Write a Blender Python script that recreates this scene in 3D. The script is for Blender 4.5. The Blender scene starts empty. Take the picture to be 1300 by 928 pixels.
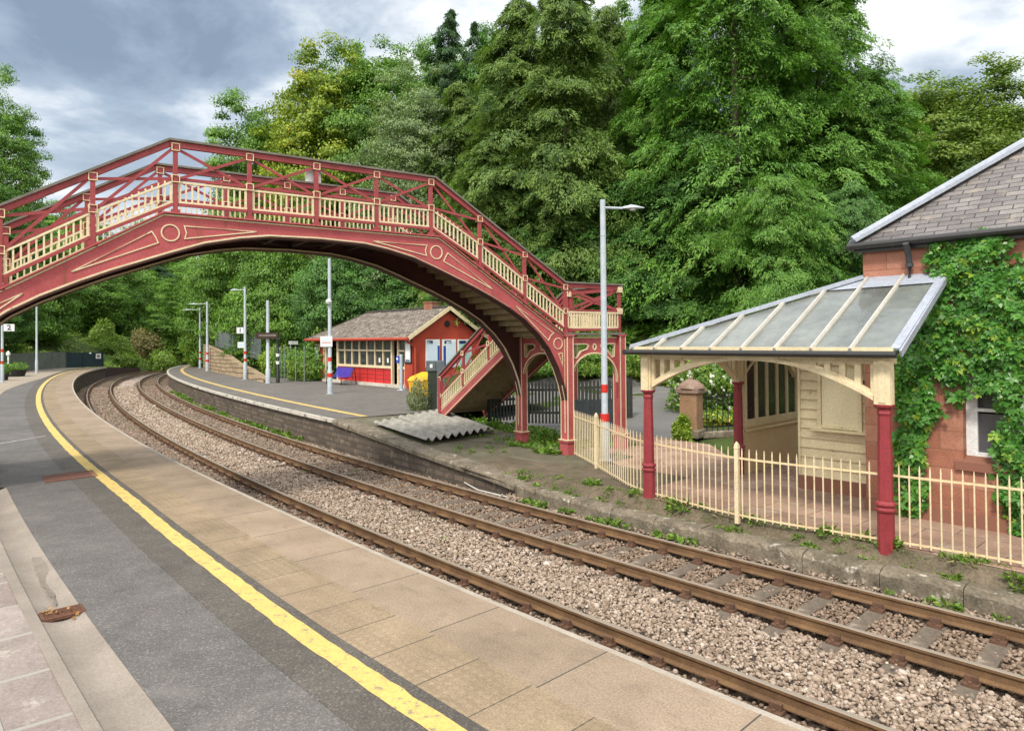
import bpy, math, random
import numpy as np
from mathutils import Vector, Matrix
from mathutils.geometry import tessellate_polygon

random.seed(7); RNG = np.random.default_rng(11)
scene = bpy.context.scene
COL = scene.collection
R = math.radians

# ------------------------------------------------------------------ camera
F, CX, CY, CZ = 867., 650., 420., 3.7
PIT = math.atan(11/867.); ROL = .008
fw = Vector((0, math.cos(PIT), math.sin(PIT))); u0 = Vector((0, -math.sin(PIT), math.cos(PIT))); r0 = Vector((1, 0, 0))
rt = math.cos(ROL)*r0 - math.sin(ROL)*u0; upv = math.cos(ROL)*u0 + math.sin(ROL)*r0
CAM = Vector((0, 0, CZ))
cam = bpy.data.cameras.new('camera'); camo = bpy.data.objects.new('camera', cam); COL.objects.link(camo)
camo.matrix_world = Matrix(((rt.x, upv.x, -fw.x, 0), (rt.y, upv.y, -fw.y, 0), (rt.z, upv.z, -fw.z, CZ), (0, 0, 0, 1)))
cam.sensor_fit = 'HORIZONTAL'; cam.sensor_width = 36; cam.lens = 36*F/1300.; cam.shift_y = -44/1300.
cam.clip_end = 3000; cam.clip_start = .1
scene.camera = camo

def ray(x, y): return fw*F + rt*(x-CX) - upv*(y-CY)
def U(x, y, z=0.):
    d = ray(x, y); return CAM + d*((z-CZ)/d.z)
def DY(x, y, Y):
    d = ray(x, y); return CAM + d*(Y/d.y)
def on_plane(x, y, O, n):
    d = ray(x, y); return CAM + d*((O-CAM).dot(n)/d.dot(n))

# ------------------------------------------------------------------ track curve (offsets to the right are positive)
PC = [6.787297114986776e-07, -0.00011325659254155165, 0.009745958480801868, -1.0781937347441801, 9.941395814166613]
_y = np.arange(-24, 190, .25); _yc = np.clip(_y, 2, 86)
_dp = np.polyder(np.array(PC))
_x = np.polyval(PC, _yc) + (_y-_yc)*np.polyval(_dp, _yc)
_s = np.polyval(_dp, _yc)
_t = np.stack([_s, np.ones_like(_s)], 1); _t /= np.linalg.norm(_t, axis=1)[:, None]
_n = np.stack([_t[:, 1], -_t[:, 0]], 1)
_b = np.stack([_x, _y], 1)
_len = np.concatenate([[0], np.cumsum(np.linalg.norm(np.diff(_b, axis=0), axis=1))])
def cpt(y, o):
    i = min(max((y+24)/.25, 0), len(_y)-1.001); k = int(i); f = i-k
    b = _b[k]*(1-f)+_b[k+1]*f; n = _n[k]*(1-f)+_n[k+1]*f
    return b[0]+n[0]*o, b[1]+n[1]*o
def chd(y):
    k = min(max(int((y+24)/.25), 0), len(_y)-1); return _t[k]
def clen(y):
    i = min(max((y+24)/.25, 0), len(_y)-1.001); k = int(i); return _len[k]*(1-i+k)+_len[k+1]*(i-k)
def y_at(L): return float(np.interp(L, _len, _y))
def offset_of(X, Y):
    """signed distance from the track curve and the y-parameter, for arrays"""
    X = np.asarray(X, float).ravel(); Y = np.asarray(Y, float).ravel()
    sub = slice(None, None, 8); b = _b[sub]; n = _n[sub]; yy = _y[sub]
    o = np.empty(len(X)); s = np.empty(len(X))
    for a in range(0, len(X), 4000):
        dx = X[a:a+4000, None]-b[None, :, 0]; dy = Y[a:a+4000, None]-b[None, :, 1]
        i = (dx*dx+dy*dy).argmin(1); r = np.arange(len(i))
        o[a:a+4000] = dx[r, i]*n[i, 0]+dy[r, i]*n[i, 1]; s[a:a+4000] = yy[i]
        far = (dx[r, i]**2+dy[r, i]**2)**.5
        o[a:a+4000] = np.sign(o[a:a+4000])*far
    return o, s
def sstep(x, a, b):
    t = np.clip((x-a)/(b-a), 0, 1); return t*t*(3-2*t)
P1Z, P2Z = .85, 1.0
def height(X, Y):
    X = np.asarray(X, float).ravel(); Y = np.asarray(Y, float).ravel(); o, s = offset_of(X, Y)
    left = np.where(o > -12.5, .55, .8+np.clip((-o-12.5)*.12, 0, 4))
    lb = np.clip((-o-3.2)*.42, -.3, 9)
    left = np.where(s > 74, left*(1-sstep(s, 76, 88))+lb*sstep(s, 76, 88), left)
    rf = np.where(o < 6.2, -.5, np.where(o < 13.5, .5, .7+np.clip((o-14.5)*.36, 0, 9)))
    rb = np.clip((o-6)*.45, -.3, 10)
    rf = rf*(1-sstep(s, 84, 94))+rb*sstep(s, 84, 94)
    rn = np.where(o < 5.2, -.5, np.where(o < 6.2, -.5+.7*(o-5.2)/1.0, .2))+np.clip((o-12)*.072, 0, 1.0)+np.clip((o-25)*.22, 0, 8)
    k = sstep(s, 21, 29)
    right = rn*(1-k)+rf*k
    z = np.where(o < -3.5, left, np.where(o > 4.5, right, -.5))
    z = z + .12*np.sin(X*.31+Y*.17)*np.clip((np.abs(o)-14)/10, 0, 1)*2
    return z
def hz(x, y): return float(height(np.array([x]), np.array([y]))[0])

# ------------------------------------------------------------------ node helpers / materials
class NT:
    def __init__(s, name, disp=False):
        s.m = bpy.data.materials.new(name); s.m.use_nodes = True; s.t = s.m.node_tree; s.t.nodes.clear()
        s.out = s.n('ShaderNodeOutputMaterial')
    def n(s, typ, **kw):
        nd = s.t.nodes.new(typ)
        for k, v in kw.items():
            if k in nd.inputs: s.set(nd.inputs[k], v)
            else: setattr(nd, k, v)
        return nd
    def set(s, inp, v):
        if isinstance(v, bpy.types.NodeSocket): s.t.links.new(v, inp)
        elif isinstance(v, bpy.types.Node): s.t.links.new(v.outputs[0], inp)
        else:
            if hasattr(inp.default_value, '__len__') and len(inp.default_value) == 4 and len(v) == 3: v = (*v, 1)
            inp.default_value = v
    def coord(s, c): return s.n('ShaderNodeTexCoord').outputs[c]
    def noise(s, vec, scale, detail=5, rough=.6, dist=0.):
        nd = s.n('ShaderNodeTexNoise', Scale=scale, Detail=detail, Roughness=rough, Distortion=dist); s.set(nd.inputs['Vector'], vec); return nd.outputs['Fac']
    def ramp(s, fac, stops, interp='LINEAR'):
        nd = s.n('ShaderNodeValToRGB'); r = nd.color_ramp; r.interpolation = interp
        while len(r.elements) < len(stops): r.elements.new(.5)
        for e, (p, c) in zip(r.elements, stops):
            e.position = p; e.color = (*c, 1) if hasattr(c, '__len__') else (c, c, c, 1)
        s.set(nd.inputs['Fac'], fac); return nd.outputs['Color']
    def mix(s, fac, a, b, mode='MIX'):
        nd = s.n('ShaderNodeMix', data_type='RGBA', blend_type=mode)
        s.set(nd.inputs[0], fac); s.set(nd.inputs[6], a); s.set(nd.inputs[7], b); return nd.outputs[2]
    def math(s, op, a, b=0.):
        nd = s.n('ShaderNodeMath', operation=op); s.set(nd.inputs[0], a); s.set(nd.inputs[1], b); return nd.outputs[0]
    def mapping(s, vec, scale=(1, 1, 1), rot=(0, 0, 0), loc=(0, 0, 0)):
        nd = s.n('ShaderNodeMapping'); s.set(nd.inputs['Vector'], vec); nd.inputs['Scale'].default_value = scale
        nd.inputs['Rotation'].default_value = rot; nd.inputs['Location'].default_value = loc; return nd.outputs[0]
    def bump(s, h, strength=.3, dist=.01):
        return s.n('ShaderNodeBump', Strength=strength, Distance=dist, Height=h).outputs[0]
    def bsdf(s, color, rough=.7, normal=None, spec=.3, metal=0., **kw):
        b = s.n('ShaderNodeBsdfPrincipled'); s.set(b.inputs['Base Color'], color); s.set(b.inputs['Roughness'], rough)
        b.inputs['Specular IOR Level'].default_value = spec; b.inputs['Metallic'].default_value = metal
        if normal is not None: s.set(b.inputs['Normal'], normal)
        for k, v in kw.items(): s.set(b.inputs[k.replace('_', ' ')], v)
        return b.outputs[0]
    def done(s, sh):
        s.set(s.out.inputs['Surface'], sh); return s.m

def c3(h): # sRGB hex -> linear
    v = [int(h[i:i+2], 16)/255 for i in (0, 2, 4)]
    return tuple(x/12.92 if x <= .04045 else ((x+.055)/1.055)**2.4 for x in v)

def pm(name, c1, c2=None, scale=2., rough=.7, bump=.15, fine=40., spec=.3, coord='Object', metal=0., dirt=None, dirt_at=.62, dscale=3., streak=False, fdark=.75):
    """plain weathered surface: two tones by broad noise, grain by fine noise, optional dirt / rust patches"""
    t = NT(name); v = t.coord(coord); c2 = c2 or tuple(x*.7 for x in c1)
    nb = t.noise(v, scale, 6, .65); col = t.ramp(nb, [(.3, c2), (.68, c1)])
    nf = t.noise(v, fine, 3, .6); col = t.mix(1., col, t.ramp(nf, [(.25, fdark), (.75, 1.1)]), 'MULTIPLY')
    if dirt:
        dv = t.mapping(v, (1, 1, .15)) if streak else v
        nd = t.noise(dv, dscale, 8, .7); col = t.mix(t.ramp(nd, [(dirt_at, 0.), (min(dirt_at+.1, 1), 1.)]), col, dirt)
    h = t.math('ADD', nf, t.math('MULTIPLY', nb, .6))
    return t.done(t.bsdf(col, rough, t.bump(h, bump, .01), spec, metal))

M = {}
M['darkred'] = pm('deep_red_paint', (.335, .066, .070), (.25, .046, .050), 1.6, .6, .1, 30, .25, dirt=(.15, .045, .03), dirt_at=.6, dscale=3.)
M['red'] = pm('red_paint', (.455, .108, .112), (.335, .070, .074), 1.1, .65, .1, 30, .2, dirt=(.23, .07, .045), dirt_at=.57, dscale=5., streak=True)
M['dark_red_brown'] = pm('dark_red_underside', (.085, .028, .024), (.05, .022, .018), 1.5, .75, .1, 20)  # darker red brown for the girders' inner faces and soffit flanges
M['cream'] = pm('cream_paint', (.72, .61, .41), (.60, .49, .31), 2., .6, .1, 30, .3, dirt=(.34, .23, .12), dirt_at=.60, dscale=6)
M['rust_cream'] = pm('rusty_cream_paint', (.72, .60, .38), (.62, .46, .26), 6., .6, .1, 40, .3, dirt=(.30, .14, .05), dirt_at=.6, dscale=9)
M['cap'] = pm('weathered_timber', (.20, .185, .155), (.11, .10, .085), 3, .85, .2, 50)
M['riser'] = pm('old_cream_timber', (.33, .25, .135), (.20, .15, .08), 2.5, .8, .15, 20, dirt=(.05, .045, .03), dirt_at=.6, dscale=1.5)
M['darkbrown'] = pm('dark_stained_timber', (.06, .035, .025), (.035, .022, .018), 3, .8, .15, 30)
M['col_red'] = pm('column_red_paint', (.29, .042, .052), (.215, .03, .037), 2, .45, .08, 25, .35, dirt=(.16, .05, .04), dirt_at=.64, dscale=5)
M['galv'] = pm('galvanised_steel', (.42, .47, .52), (.34, .385, .43), 4, .5, .05, 30, .5)
M['bandred'] = pm('red_reflective_band', (.6, .03, .02), (.5, .025, .02), 4, .4, .03, 30, .5)
M['white'] = pm('white_paint', (.78, .79, .80), (.7, .71, .72), 3, .5, .05, 30, .4)
M['black'] = pm('black_paint', (.018, .018, .02), (.012, .012, .013), 4, .45, .05, 30, .4)
M['navy'] = pm('navy_ink', (.02, .03, .14), (.018, .026, .12), 4, .5, .02, 30)
M['blue'] = pm('blue_panel', (.03, .07, .35), (.025, .06, .30), 4, .4, .03, 30, .4)
M['paleblue'] = pm('pale_blue_print', (.62, .72, .82), (.55, .66, .78), 8, .4, .02, 60)
M['teal'] = pm('green_print', (.30, .55, .50), (.42, .60, .62), 6, .4, .02, 60)
M['pinkline'] = pm('faded_red_print', (.55, .18, .18), (.5, .3, .3), 8, .5, .02, 60)
M['yellow'] = pm('yellow_plastic', (.75, .42, .02), (.65, .35, .015), 3, .45, .05, 20, .4)
M['greyfence'] = pm('grey_painted_boards', (.115, .135, .15), (.08, .095, .105), 3, .75, .15, 25)
M['darkfence'] = pm('dark_fence_timber', (.045, .05, .045), (.025, .028, .025), 3, .8, .2, 25)
M['greenpost'] = pm('dark_green_post', (.04, .05, .035), (.025, .032, .022), 4, .8, .2, 25)
M['bluefence'] = pm('grey_green_fence', (.155, .18, .155), (.10, .12, .105), 1.5, .8, .15, 25)
M['palisade'] = pm('grey_palisade', (.22, .25, .26), (.15, .18, .18), 3, .6, .1, 25)
M['lead'] = pm('lead_flashing', (.36, .39, .46), (.28, .31, .37), 2, .55, .1, 20, .4, dirt=(.2, .2, .2), dirt_at=.65)
M['bar'] = pm('white_glazing_bar', (.54, .51, .46), (.42, .39, .35), 4, .5, .05, 40, dirt=(.3, .26, .2), dirt_at=.66, dscale=8)
M['gutterblack'] = pm('black_gutter', (.02, .02, .022), (.03, .028, .026), 4, .4, .05, 30, .5)
M['shelterred'] = pm('red_painted_brick', (.42, .062, .034), (.34, .047, .027), 1.5, .75, .15, 25)
M['cladred'] = pm('bright_red_boards', (.55, .030, .030), (.47, .025, .025), 2, .55, .08, 25)
M['bark'] = pm('bark', (.11, .085, .06), (.05, .04, .03), 3, .9, .5, 14)
M['corr'] = pm('grey_fibre_cement', (.335, .32, .29), (.19, .182, .158), 2.6, 1., .5, 30, .05, dirt=(.10, .095, .065), dirt_at=.58, dscale=2.0)
M['kerb'] = pm('old_kerb_stone', (.27, .225, .17), (.10, .085, .06), 2.6, .95, .8, 24, dirt=(.46, .43, .37), dirt_at=.58, dscale=5, fdark=.5)
M['rampmoss'] = pm('mossy_tarmac', (.165, .145, .105), (.075, .073, .042), 1.3, .9, .35, 45, dirt=(.09, .11, .03), dirt_at=.62, dscale=2)
M['soil'] = pm('soil', (.19, .145, .105), (.085, .075, .045), 1.8, .95, .8, 22, dirt=(.07, .10, .03), dirt_at=.62, dscale=1.6, fdark=.5)
def tarmac_mat(name, c1, c2, patch):
    t = NT(name); v = t.coord('Object'); nb = t.noise(v, .55, 7, .65); col = t.ramp(nb, [(.3, c2), (.7, c1)])
    n2 = t.noise(v, 2.6, 6, .7); col = t.mix(1., col, t.ramp(n2, [(.3, .82), (.7, 1.16)]), 'MULTIPLY')
    gr = t.noise(v, 60, 8, .85); col = t.mix(1., col, t.ramp(gr, [(.34, .5), (.5, .95), (.68, 1.6)]), 'MULTIPLY')
    vo = t.n('ShaderNodeTexVoronoi', Scale=70.); t.set(vo.inputs['Vector'], v); sc_ = t.n('ShaderNodeSeparateColor'); t.set(sc_.inputs[0], vo.outputs['Color']); col = t.mix(1., col, t.ramp(sc_.outputs[0], [(0, .8), (.8, 1.0), (.95, 1.35), (1, 1.6)]), 'MULTIPLY')
    st = t.noise(t.mapping(v, (1, 1, 1), (0, 0, R(42))), .8, 8, .75); col = t.mix(t.math('MULTIPLY', t.ramp(st, [(.56, 0.), (.7, 1.)]), .55), col, patch)
    return t.done(t.bsdf(col, .85, t.bump(gr, .6, .008), .25))
M['tarmac'] = tarmac_mat('tarmac', (.140, .130, .124), (.100, .094, .090), (.18, .168, .158))
M['tarmac_far'] = tarmac_mat('worn_tarmac', (.155, .142, .13), (.115, .107, .10), (.19, .172, .155))
M['tarmac_strip'] = tarmac_mat('rough_tarmac_strip', (.115, .103, .090), (.082, .074, .065), (.12, .108, .095))
M['yline'] = pm('yellow_line_paint', (.60, .435, .135), (.50, .365, .12), 3, .85, .5, 60, dirt=(.24, .205, .13), dirt_at=.535, dscale=10)
M['yline_far'] = pm('faded_yellow_line', (.56, .40, .13), (.46, .34, .14), 3, .75, .2, 60, dirt=(.28, .23, .16), dirt_at=.6, dscale=4)
M['wline'] = pm('worn_white_paint', (.42, .42, .42), (.25, .25, .25), 5, .8, .2, 60, dirt=(.14, .14, .14), dirt_at=.52, dscale=8)
M['concrete'] = pm('drain_concrete', (.285, .245, .21), (.20, .172, .147), 1.3, .85, .3, 50, dirt=(.15, .13, .11), dirt_at=.63, dscale=1.5)
M['rustiron'] = pm('rusty_iron', (.16, .07, .04), (.09, .045, .03), 10, .85, .4, 40)
M['terracotta'] = pm('red_grating', (.24, .10, .07), (.18, .075, .055), 3, .85, .3, 30)
M['path'] = pm('beige_path', (.33, .28, .225), (.24, .20, .155), .8, .9, .3, 30)
M['roadgrey'] = pm('road_asphalt', (.165, .158, .155), (.125, .12, .117), .6, .85, .3, 50)
M['dirtpot'] = pm('dark_planter', (.02, .02, .022), (.03, .028, .026), 5, .6, .1, 25)
M['sill'] = pm('cream_sill', (.72, .60, .38), (.64, .53, .33), 3, .5, .05, 30)
M['steel_seat'] = pm('blue_seat_steel', (.045, .05, .42), (.035, .04, .34), 4, .45, .05, 30, .5)
M['cable'] = pm('white_conduit', (.6, .58, .54), (.45, .42, .38), 6, .6, .1, 30)
M['white_step'] = pm('white_plinth', (.6, .56, .5), (.4, .37, .32), 3, .8, .2, 30)
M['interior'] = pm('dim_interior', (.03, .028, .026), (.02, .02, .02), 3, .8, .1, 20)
M['lens'] = pm('lamp_lens', (.55, .56, .55), (.5, .5, .5), 5, .2, .02, 20, .6)

def slab_mat(name, c1, c2, length, mortar, dots=False, joint=(.07, .06, .05)):
    t = NT(name); uv = t.coord('UV')
    nb = t.noise(uv, 1.1, 6, .65); nf = t.noise(uv, 55, 3, .7)
    cell = t.n('ShaderNodeTexWhiteNoise', noise_dimensions='1D'); sx = t.n('ShaderNodeSeparateXYZ'); t.set(sx.inputs[0], uv)
    u = t.math('DIVIDE', sx.outputs[0], length); t.set(cell.inputs['W'], t.math('FLOOR', u))
    f = t.math('FRACT', u); e = t.math('MINIMUM', f, t.math('SUBTRACT', 1., f))
    jl = t.math('LESS_THAN', e, mortar/length)
    col = t.ramp(nb, [(.3, c2), (.7, c1)])
    col = t.mix(1., col, t.ramp(cell.outputs[0], [(0, (.90, .89, .88)), (1, (1.08, 1.07, 1.06))]), 'MULTIPLY')
    col = t.mix(1., col, t.ramp(nf, [(.3, .62), (.7, 1.15)]), 'MULTIPLY')
    st = t.noise(t.mapping(uv, (1, 2.2, 1)), 2.4, 8, .78); col = t.mix(t.math('MULTIPLY', t.ramp(st, [(.52, 0.), (.72, 1.)]), .6), col, tuple(x*.55 for x in c2)); lt = t.noise(t.mapping(uv, (1.3, 1, 1), (0, 0, 0), (5, 3, 0)), 3.1, 7, .75); col = t.mix(t.math('MULTIPLY', t.ramp(lt, [(.6, 0.), (.75, 1.)]), .45), col, (.42, .345, .265))
    col = t.mix(jl, col, joint)
    h = t.math('SUBTRACT', nf, t.math('MULTIPLY', jl, 2.))
    if dots:
        vor = t.n('ShaderNodeTexVoronoi', Scale=11., Randomness=.0); t.set(vor.inputs['Vector'], uv)
        d = t.ramp(vor.outputs['Distance'], [(.22, 1.), (.34, 0.)]); wear = t.ramp(t.noise(uv, .9, 3), [(.4, 0.), (.62, 1.)])
        d = t.math('MULTIPLY', d, wear); h = t.math('ADD', h, t.math('MULTIPLY', d, 1.0))
        col = t.mix(t.math('MULTIPLY', d, .16), col, tuple(min(x*1.5, .6) for x in c1))
    return t.done(t.bsdf(col, .85, t.bump(h, .45, .006), .25))
M['slab'] = slab_mat('coping_slab_concrete', (.335, .258, .19), (.225, .172, .124), 1.37, .007)
M['tactile'] = slab_mat('tactile_paving', (.315, .240, .160), (.195, .148, .098), .62, .006, True)
M['edge'] = pm('pale_edge_concrete', (.40, .355, .30), (.29, .25, .205), 3, .85, .3, 50, coord='Object')
M['edge1'] = pm('white_painted_edge', (.55, .52, .46), (.38, .35, .30), 2.5, .85, .3, 40, dirt=(.12, .10, .08), dirt_at=.53, dscale=3)

def brick_mat(name, c1, c2, mortar, scale, bw, rh, coord='UV', msize=.02, bump=.5, stain=None, off=.5, rough=.85):
    t = NT(name); v = t.coord(coord)
    b = t.n('ShaderNodeTexBrick', Scale=scale, offset=off); t.set(b.inputs['Vector'], v)
    b.inputs['Color1'].default_value = (0, 0, 0, 1); b.inputs['Color2'].default_value = (1, 1, 1, 1); b.inputs['Mortar'].default_value = (.5, .5, .5, 1)
    b.inputs['Mortar Size'].default_value = msize; b.inputs['Brick Width'].default_value = bw; b.inputs['Row Height'].default_value = rh
    b.inputs['Mortar Smooth'].default_value = .1
    nb = t.noise(v, 1.5, 6, .7); nf = t.noise(v, 30, 4, .7)
    col = t.ramp(b.outputs['Color'], [(0, c1), (1, c2)])
    col = t.mix(1., col, t.ramp(nb, [(.3, .72), (.7, 1.15)]), 'MULTIPLY')
    col = t.mix(1., col, t.ramp(nf, [(.3, .75), (.7, 1.15)]), 'MULTIPLY')
    col = t.mix(b.outputs['Fac'], col, mortar)
    if stain: col = t.mix(t.ramp(t.noise(v, 2.2, 8, .75), [(.55, 0.), (.68, 1.)]), col, stain)
    h = t.math('ADD', t.math('MULTIPLY', b.outputs['Fac'], -1.2), t.math('MULTIPLY', nf, .6))
    h = t.math('ADD', h, t.math('MULTIPLY', b.outputs['Color'], .5))
    return t.done(t.bsdf(col, rough, t.bump(h, bump, .012), .25))
M['sandstone'] = brick_mat('red_sandstone', (.32, .130, .085), (.42, .195, .135), (.22, .10, .07), 1., .85, .33, msize=.009, bump=.35, stain=(.40, .22, .16))
M['slate'] = brick_mat('grey_purple_slate', (.125, .112, .115), (.225, .205, .198), (.04, .036, .037), 1., .36, .155, msize=.010, bump=.8, stain=(.27, .22, .17), rough=.6)
M['shelter_slate'] = brick_mat('lichened_slate', (.13, .105, .09), (.30, .255, .22), (.05, .045, .04), 1., .33, .17, msize=.02, bump=1., stain=(.36, .33, .28))
M['oldbrick'] = brick_mat('sooty_brick', (.085, .064, .050), (.17, .132, .102), (.075, .064, .054), 1., .48, .19, msize=.03, bump=1., stain=(.25, .195, .135))
M['stonewall'] = brick_mat('buff_stone_wall', (.30, .22, .14), (.44, .34, .22), (.12, .09, .06), 1., .8, .27, msize=.03, bump=1.)
M['flags'] = brick_mat('sandstone_flags', (.27, .165, .125), (.37, .25, .19), (.14, .10, .075), 1., .9, .7, msize=.012, bump=.4, stain=(.36, .32, .27))
M['leftflags'] = brick_mat('uneven_red_flags', (.225, .18, .165), (.30, .255, .235), (.28, .26, .23), 1., .9, .62, msize=.03, bump=.8, stain=(.40, .37, .33))
M['pierstone'] = pm('buff_pier_stone', (.34, .20, .115), (.20, .13, .08), 2.2, .9, .5, 25, dirt=(.40, .29, .08), dirt_at=.60, dscale=2.2)
M['piercap'] = pm('lichened_cap_stone', (.30, .20, .15), (.17, .12, .095), 3, .9, .5, 25, dirt=(.5, .47, .43), dirt_at=.56, dscale=4)
M['chimneybrick'] = brick_mat('chimney_brick', (.26, .10, .06), (.34, .15, .09), (.3, .27, .23), 3., .5, .25, coord='Object')

def ballast_mat():
    t = NT('ballast_stone'); a = t.n('ShaderNodeAttribute', attribute_name='lc').outputs['Fac']
    b = t.n('ShaderNodeAttribute', attribute_name='tone').outputs['Fac']
    clean = t.ramp(a, [(0, (.15, .11, .08)), (.35, (.27, .205, .155)), (.7, (.385, .305, .245)), (1, (.55, .48, .42))])
    rusty = t.ramp(a, [(0, (.10, .07, .05)), (.5, (.21, .15, .11)), (1, (.36, .28, .22))])
    col = t.mix(b, rusty, clean)
    nf = t.noise(t.coord('Object'), 60, 3, .6); col = t.mix(1., col, t.ramp(nf, [(.3, .75), (.7, 1.1)]), 'MULTIPLY')
    return t.done(t.bsdf(col, .9, t.bump(nf, .3, .005), .2))
M['ballast'] = ballast_mat()
def ballast_ground():
    t = NT('ballast_bed'); v = t.coord('UV')
    sx = t.n('ShaderNodeSeparateXYZ'); t.set(sx.inputs[0], v); o = sx.outputs[1]
    vor = t.n('ShaderNodeTexVoronoi', Scale=14.); t.set(vor.inputs['Vector'], t.coord('Object'))
    g = t.n('ShaderNodeSeparateColor'); t.set(g.inputs[0], vor.outputs['Color'])
    clean = t.ramp(g.outputs[0], [(0, (.16, .12, .10)), (.5, (.38, .29, .24)), (1, (.58, .50, .44))])
    rusty = t.ramp(g.outputs[0], [(0, (.06, .045, .035)), (.5, (.14, .10, .07)), (1, (.25, .18, .13))])
    d = t.math('ABSOLUTE', t.math('SUBTRACT', o, 1.15)); k = t.ramp(t.math('ADD', d, t.math('MULTIPLY', t.noise(v, 2., 4), .5)), [(.75, 1.), (1., 0.)])
    col = t.mix(k, rusty, clean); moss = t.math('MULTIPLY', t.ramp(t.noise(v, .35, 6, .7), [(.5, 0.), (.7, 1.)]), t.math('LESS_THAN', o, 0.3))
    col = t.mix(t.math('MULTIPLY', moss, .5), col, (.07, .075, .02))
    return t.done(t.bsdf(col, .92, t.bump(vor.outputs['Distance'], 1., .05), .2))
M['bed'] = ballast_ground()

def rail_mat():
    t = NT('rail_steel'); v = t.coord('Object'); g = t.n('ShaderNodeNewGeometry'); sx = t.n('ShaderNodeSeparateXYZ'); t.set(sx.inputs[0], g.outputs['Position'])
    top = t.math('GREATER_THAN', sx.outputs[2], -.006)
    nb = t.noise(v, 3., 6); rust = t.ramp(nb, [(.3, (.10, .055, .028)), (.7, (.20, .115, .055))])
    rust = t.mix(1., rust, t.ramp(t.noise(v, 50, 3), [(.3, .7), (.7, 1.1)]), 'MULTIPLY')
    col = t.mix(top, rust, (.24, .205, .17))
    ro = t.math('SUBTRACT', .8, t.math('MULTIPLY', top, .42))
    return t.done(t.bsdf(col, ro, t.bump(nb, .1), .4, t.math('MULTIPLY', top, .75) if False else 0.))
M['rail'] = rail_mat()
M['sleeper'] = pm('weathered_sleeper', (.17, .135, .105), (.09, .075, .06), 3, .9, .4, 25, dirt=(.26, .22, .18), dirt_at=.6, dscale=4)
M['chair'] = pm('rusty_rail_chair', (.15, .08, .05), (.08, .045, .03), 8, .85, .3, 40)

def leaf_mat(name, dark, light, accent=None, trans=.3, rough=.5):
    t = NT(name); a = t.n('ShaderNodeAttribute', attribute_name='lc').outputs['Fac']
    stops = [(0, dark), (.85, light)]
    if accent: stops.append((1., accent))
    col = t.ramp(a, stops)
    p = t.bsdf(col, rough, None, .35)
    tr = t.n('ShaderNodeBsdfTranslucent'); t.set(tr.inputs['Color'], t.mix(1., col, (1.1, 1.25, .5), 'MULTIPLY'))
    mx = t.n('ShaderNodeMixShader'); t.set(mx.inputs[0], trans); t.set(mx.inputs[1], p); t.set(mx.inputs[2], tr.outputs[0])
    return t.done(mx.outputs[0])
M['lf_green'] = leaf_mat('broad_leaf_green', (0.055, 0.126, 0.021), (0.182, 0.338, 0.052))
M['lf_yellow'] = leaf_mat('yellowing_leaf', (0.074, 0.152, 0.019), (0.299, 0.372, 0.032), (.45, .36, .03))
M['lf_silver'] = leaf_mat('silver_leaf', (0.086, 0.151, 0.063), (0.272, 0.357, 0.164))
M['lf_dark'] = leaf_mat('dark_leaf', (0.035, 0.093, 0.025), (0.126, 0.269, 0.058))
M['lf_conifer'] = leaf_mat('dark_conifer', (0.051, 0.111, 0.027), (0.196, 0.292, 0.064))
M['lf_spruce'] = leaf_mat('blue_conifer', (0.027, 0.068, 0.032), (0.085, 0.169, 0.064))
M['lf_cypress'] = leaf_mat('cypress_spray', (0.050, 0.144, 0.022), (0.174, 0.338, 0.053), (.16, .25, .05))
M['lf_lime'] = leaf_mat('lime_leaf', (.10, .19, .02), (.30, .42, .05))
M['lf_round'] = leaf_mat('maple_leaf', (0.068, 0.136, 0.023), (0.224, 0.316, 0.051), (.24, .22, .05))
M['lf_ivy'] = leaf_mat('creeper_leaf', (0.025, 0.105, 0.017), (0.101, 0.280, 0.041), (.22, .34, .04), .25, .35)
M['lf_weed'] = leaf_mat('weed_leaf', (0.055, 0.121, 0.017), (0.187, 0.308, 0.044), (.30, .34, .06))
M['lf_bank'] = leaf_mat('bank_grass', (.11, .20, .03), (.27, .40, .08), (.42, .40, .18))
M['lf_dry'] = leaf_mat('dry_stem', (.14, .13, .05), (.34, .31, .15))
M['lf_lav'] = leaf_mat('grey_green_shrub', (.09, .13, .05), (.28, .32, .17))
M['fl_white'] = leaf_mat('white_flower', (.5, .5, .42), (.75, .75, .68), None, .2)
M['fl_yellow'] = leaf_mat('yellow_flower', (.45, .35, .02), (.7, .6, .06), None, .2)
M['deadleaf'] = leaf_mat('dead_leaf', (.12, .05, .015), (.38, .2, .06), None, .1)

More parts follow.
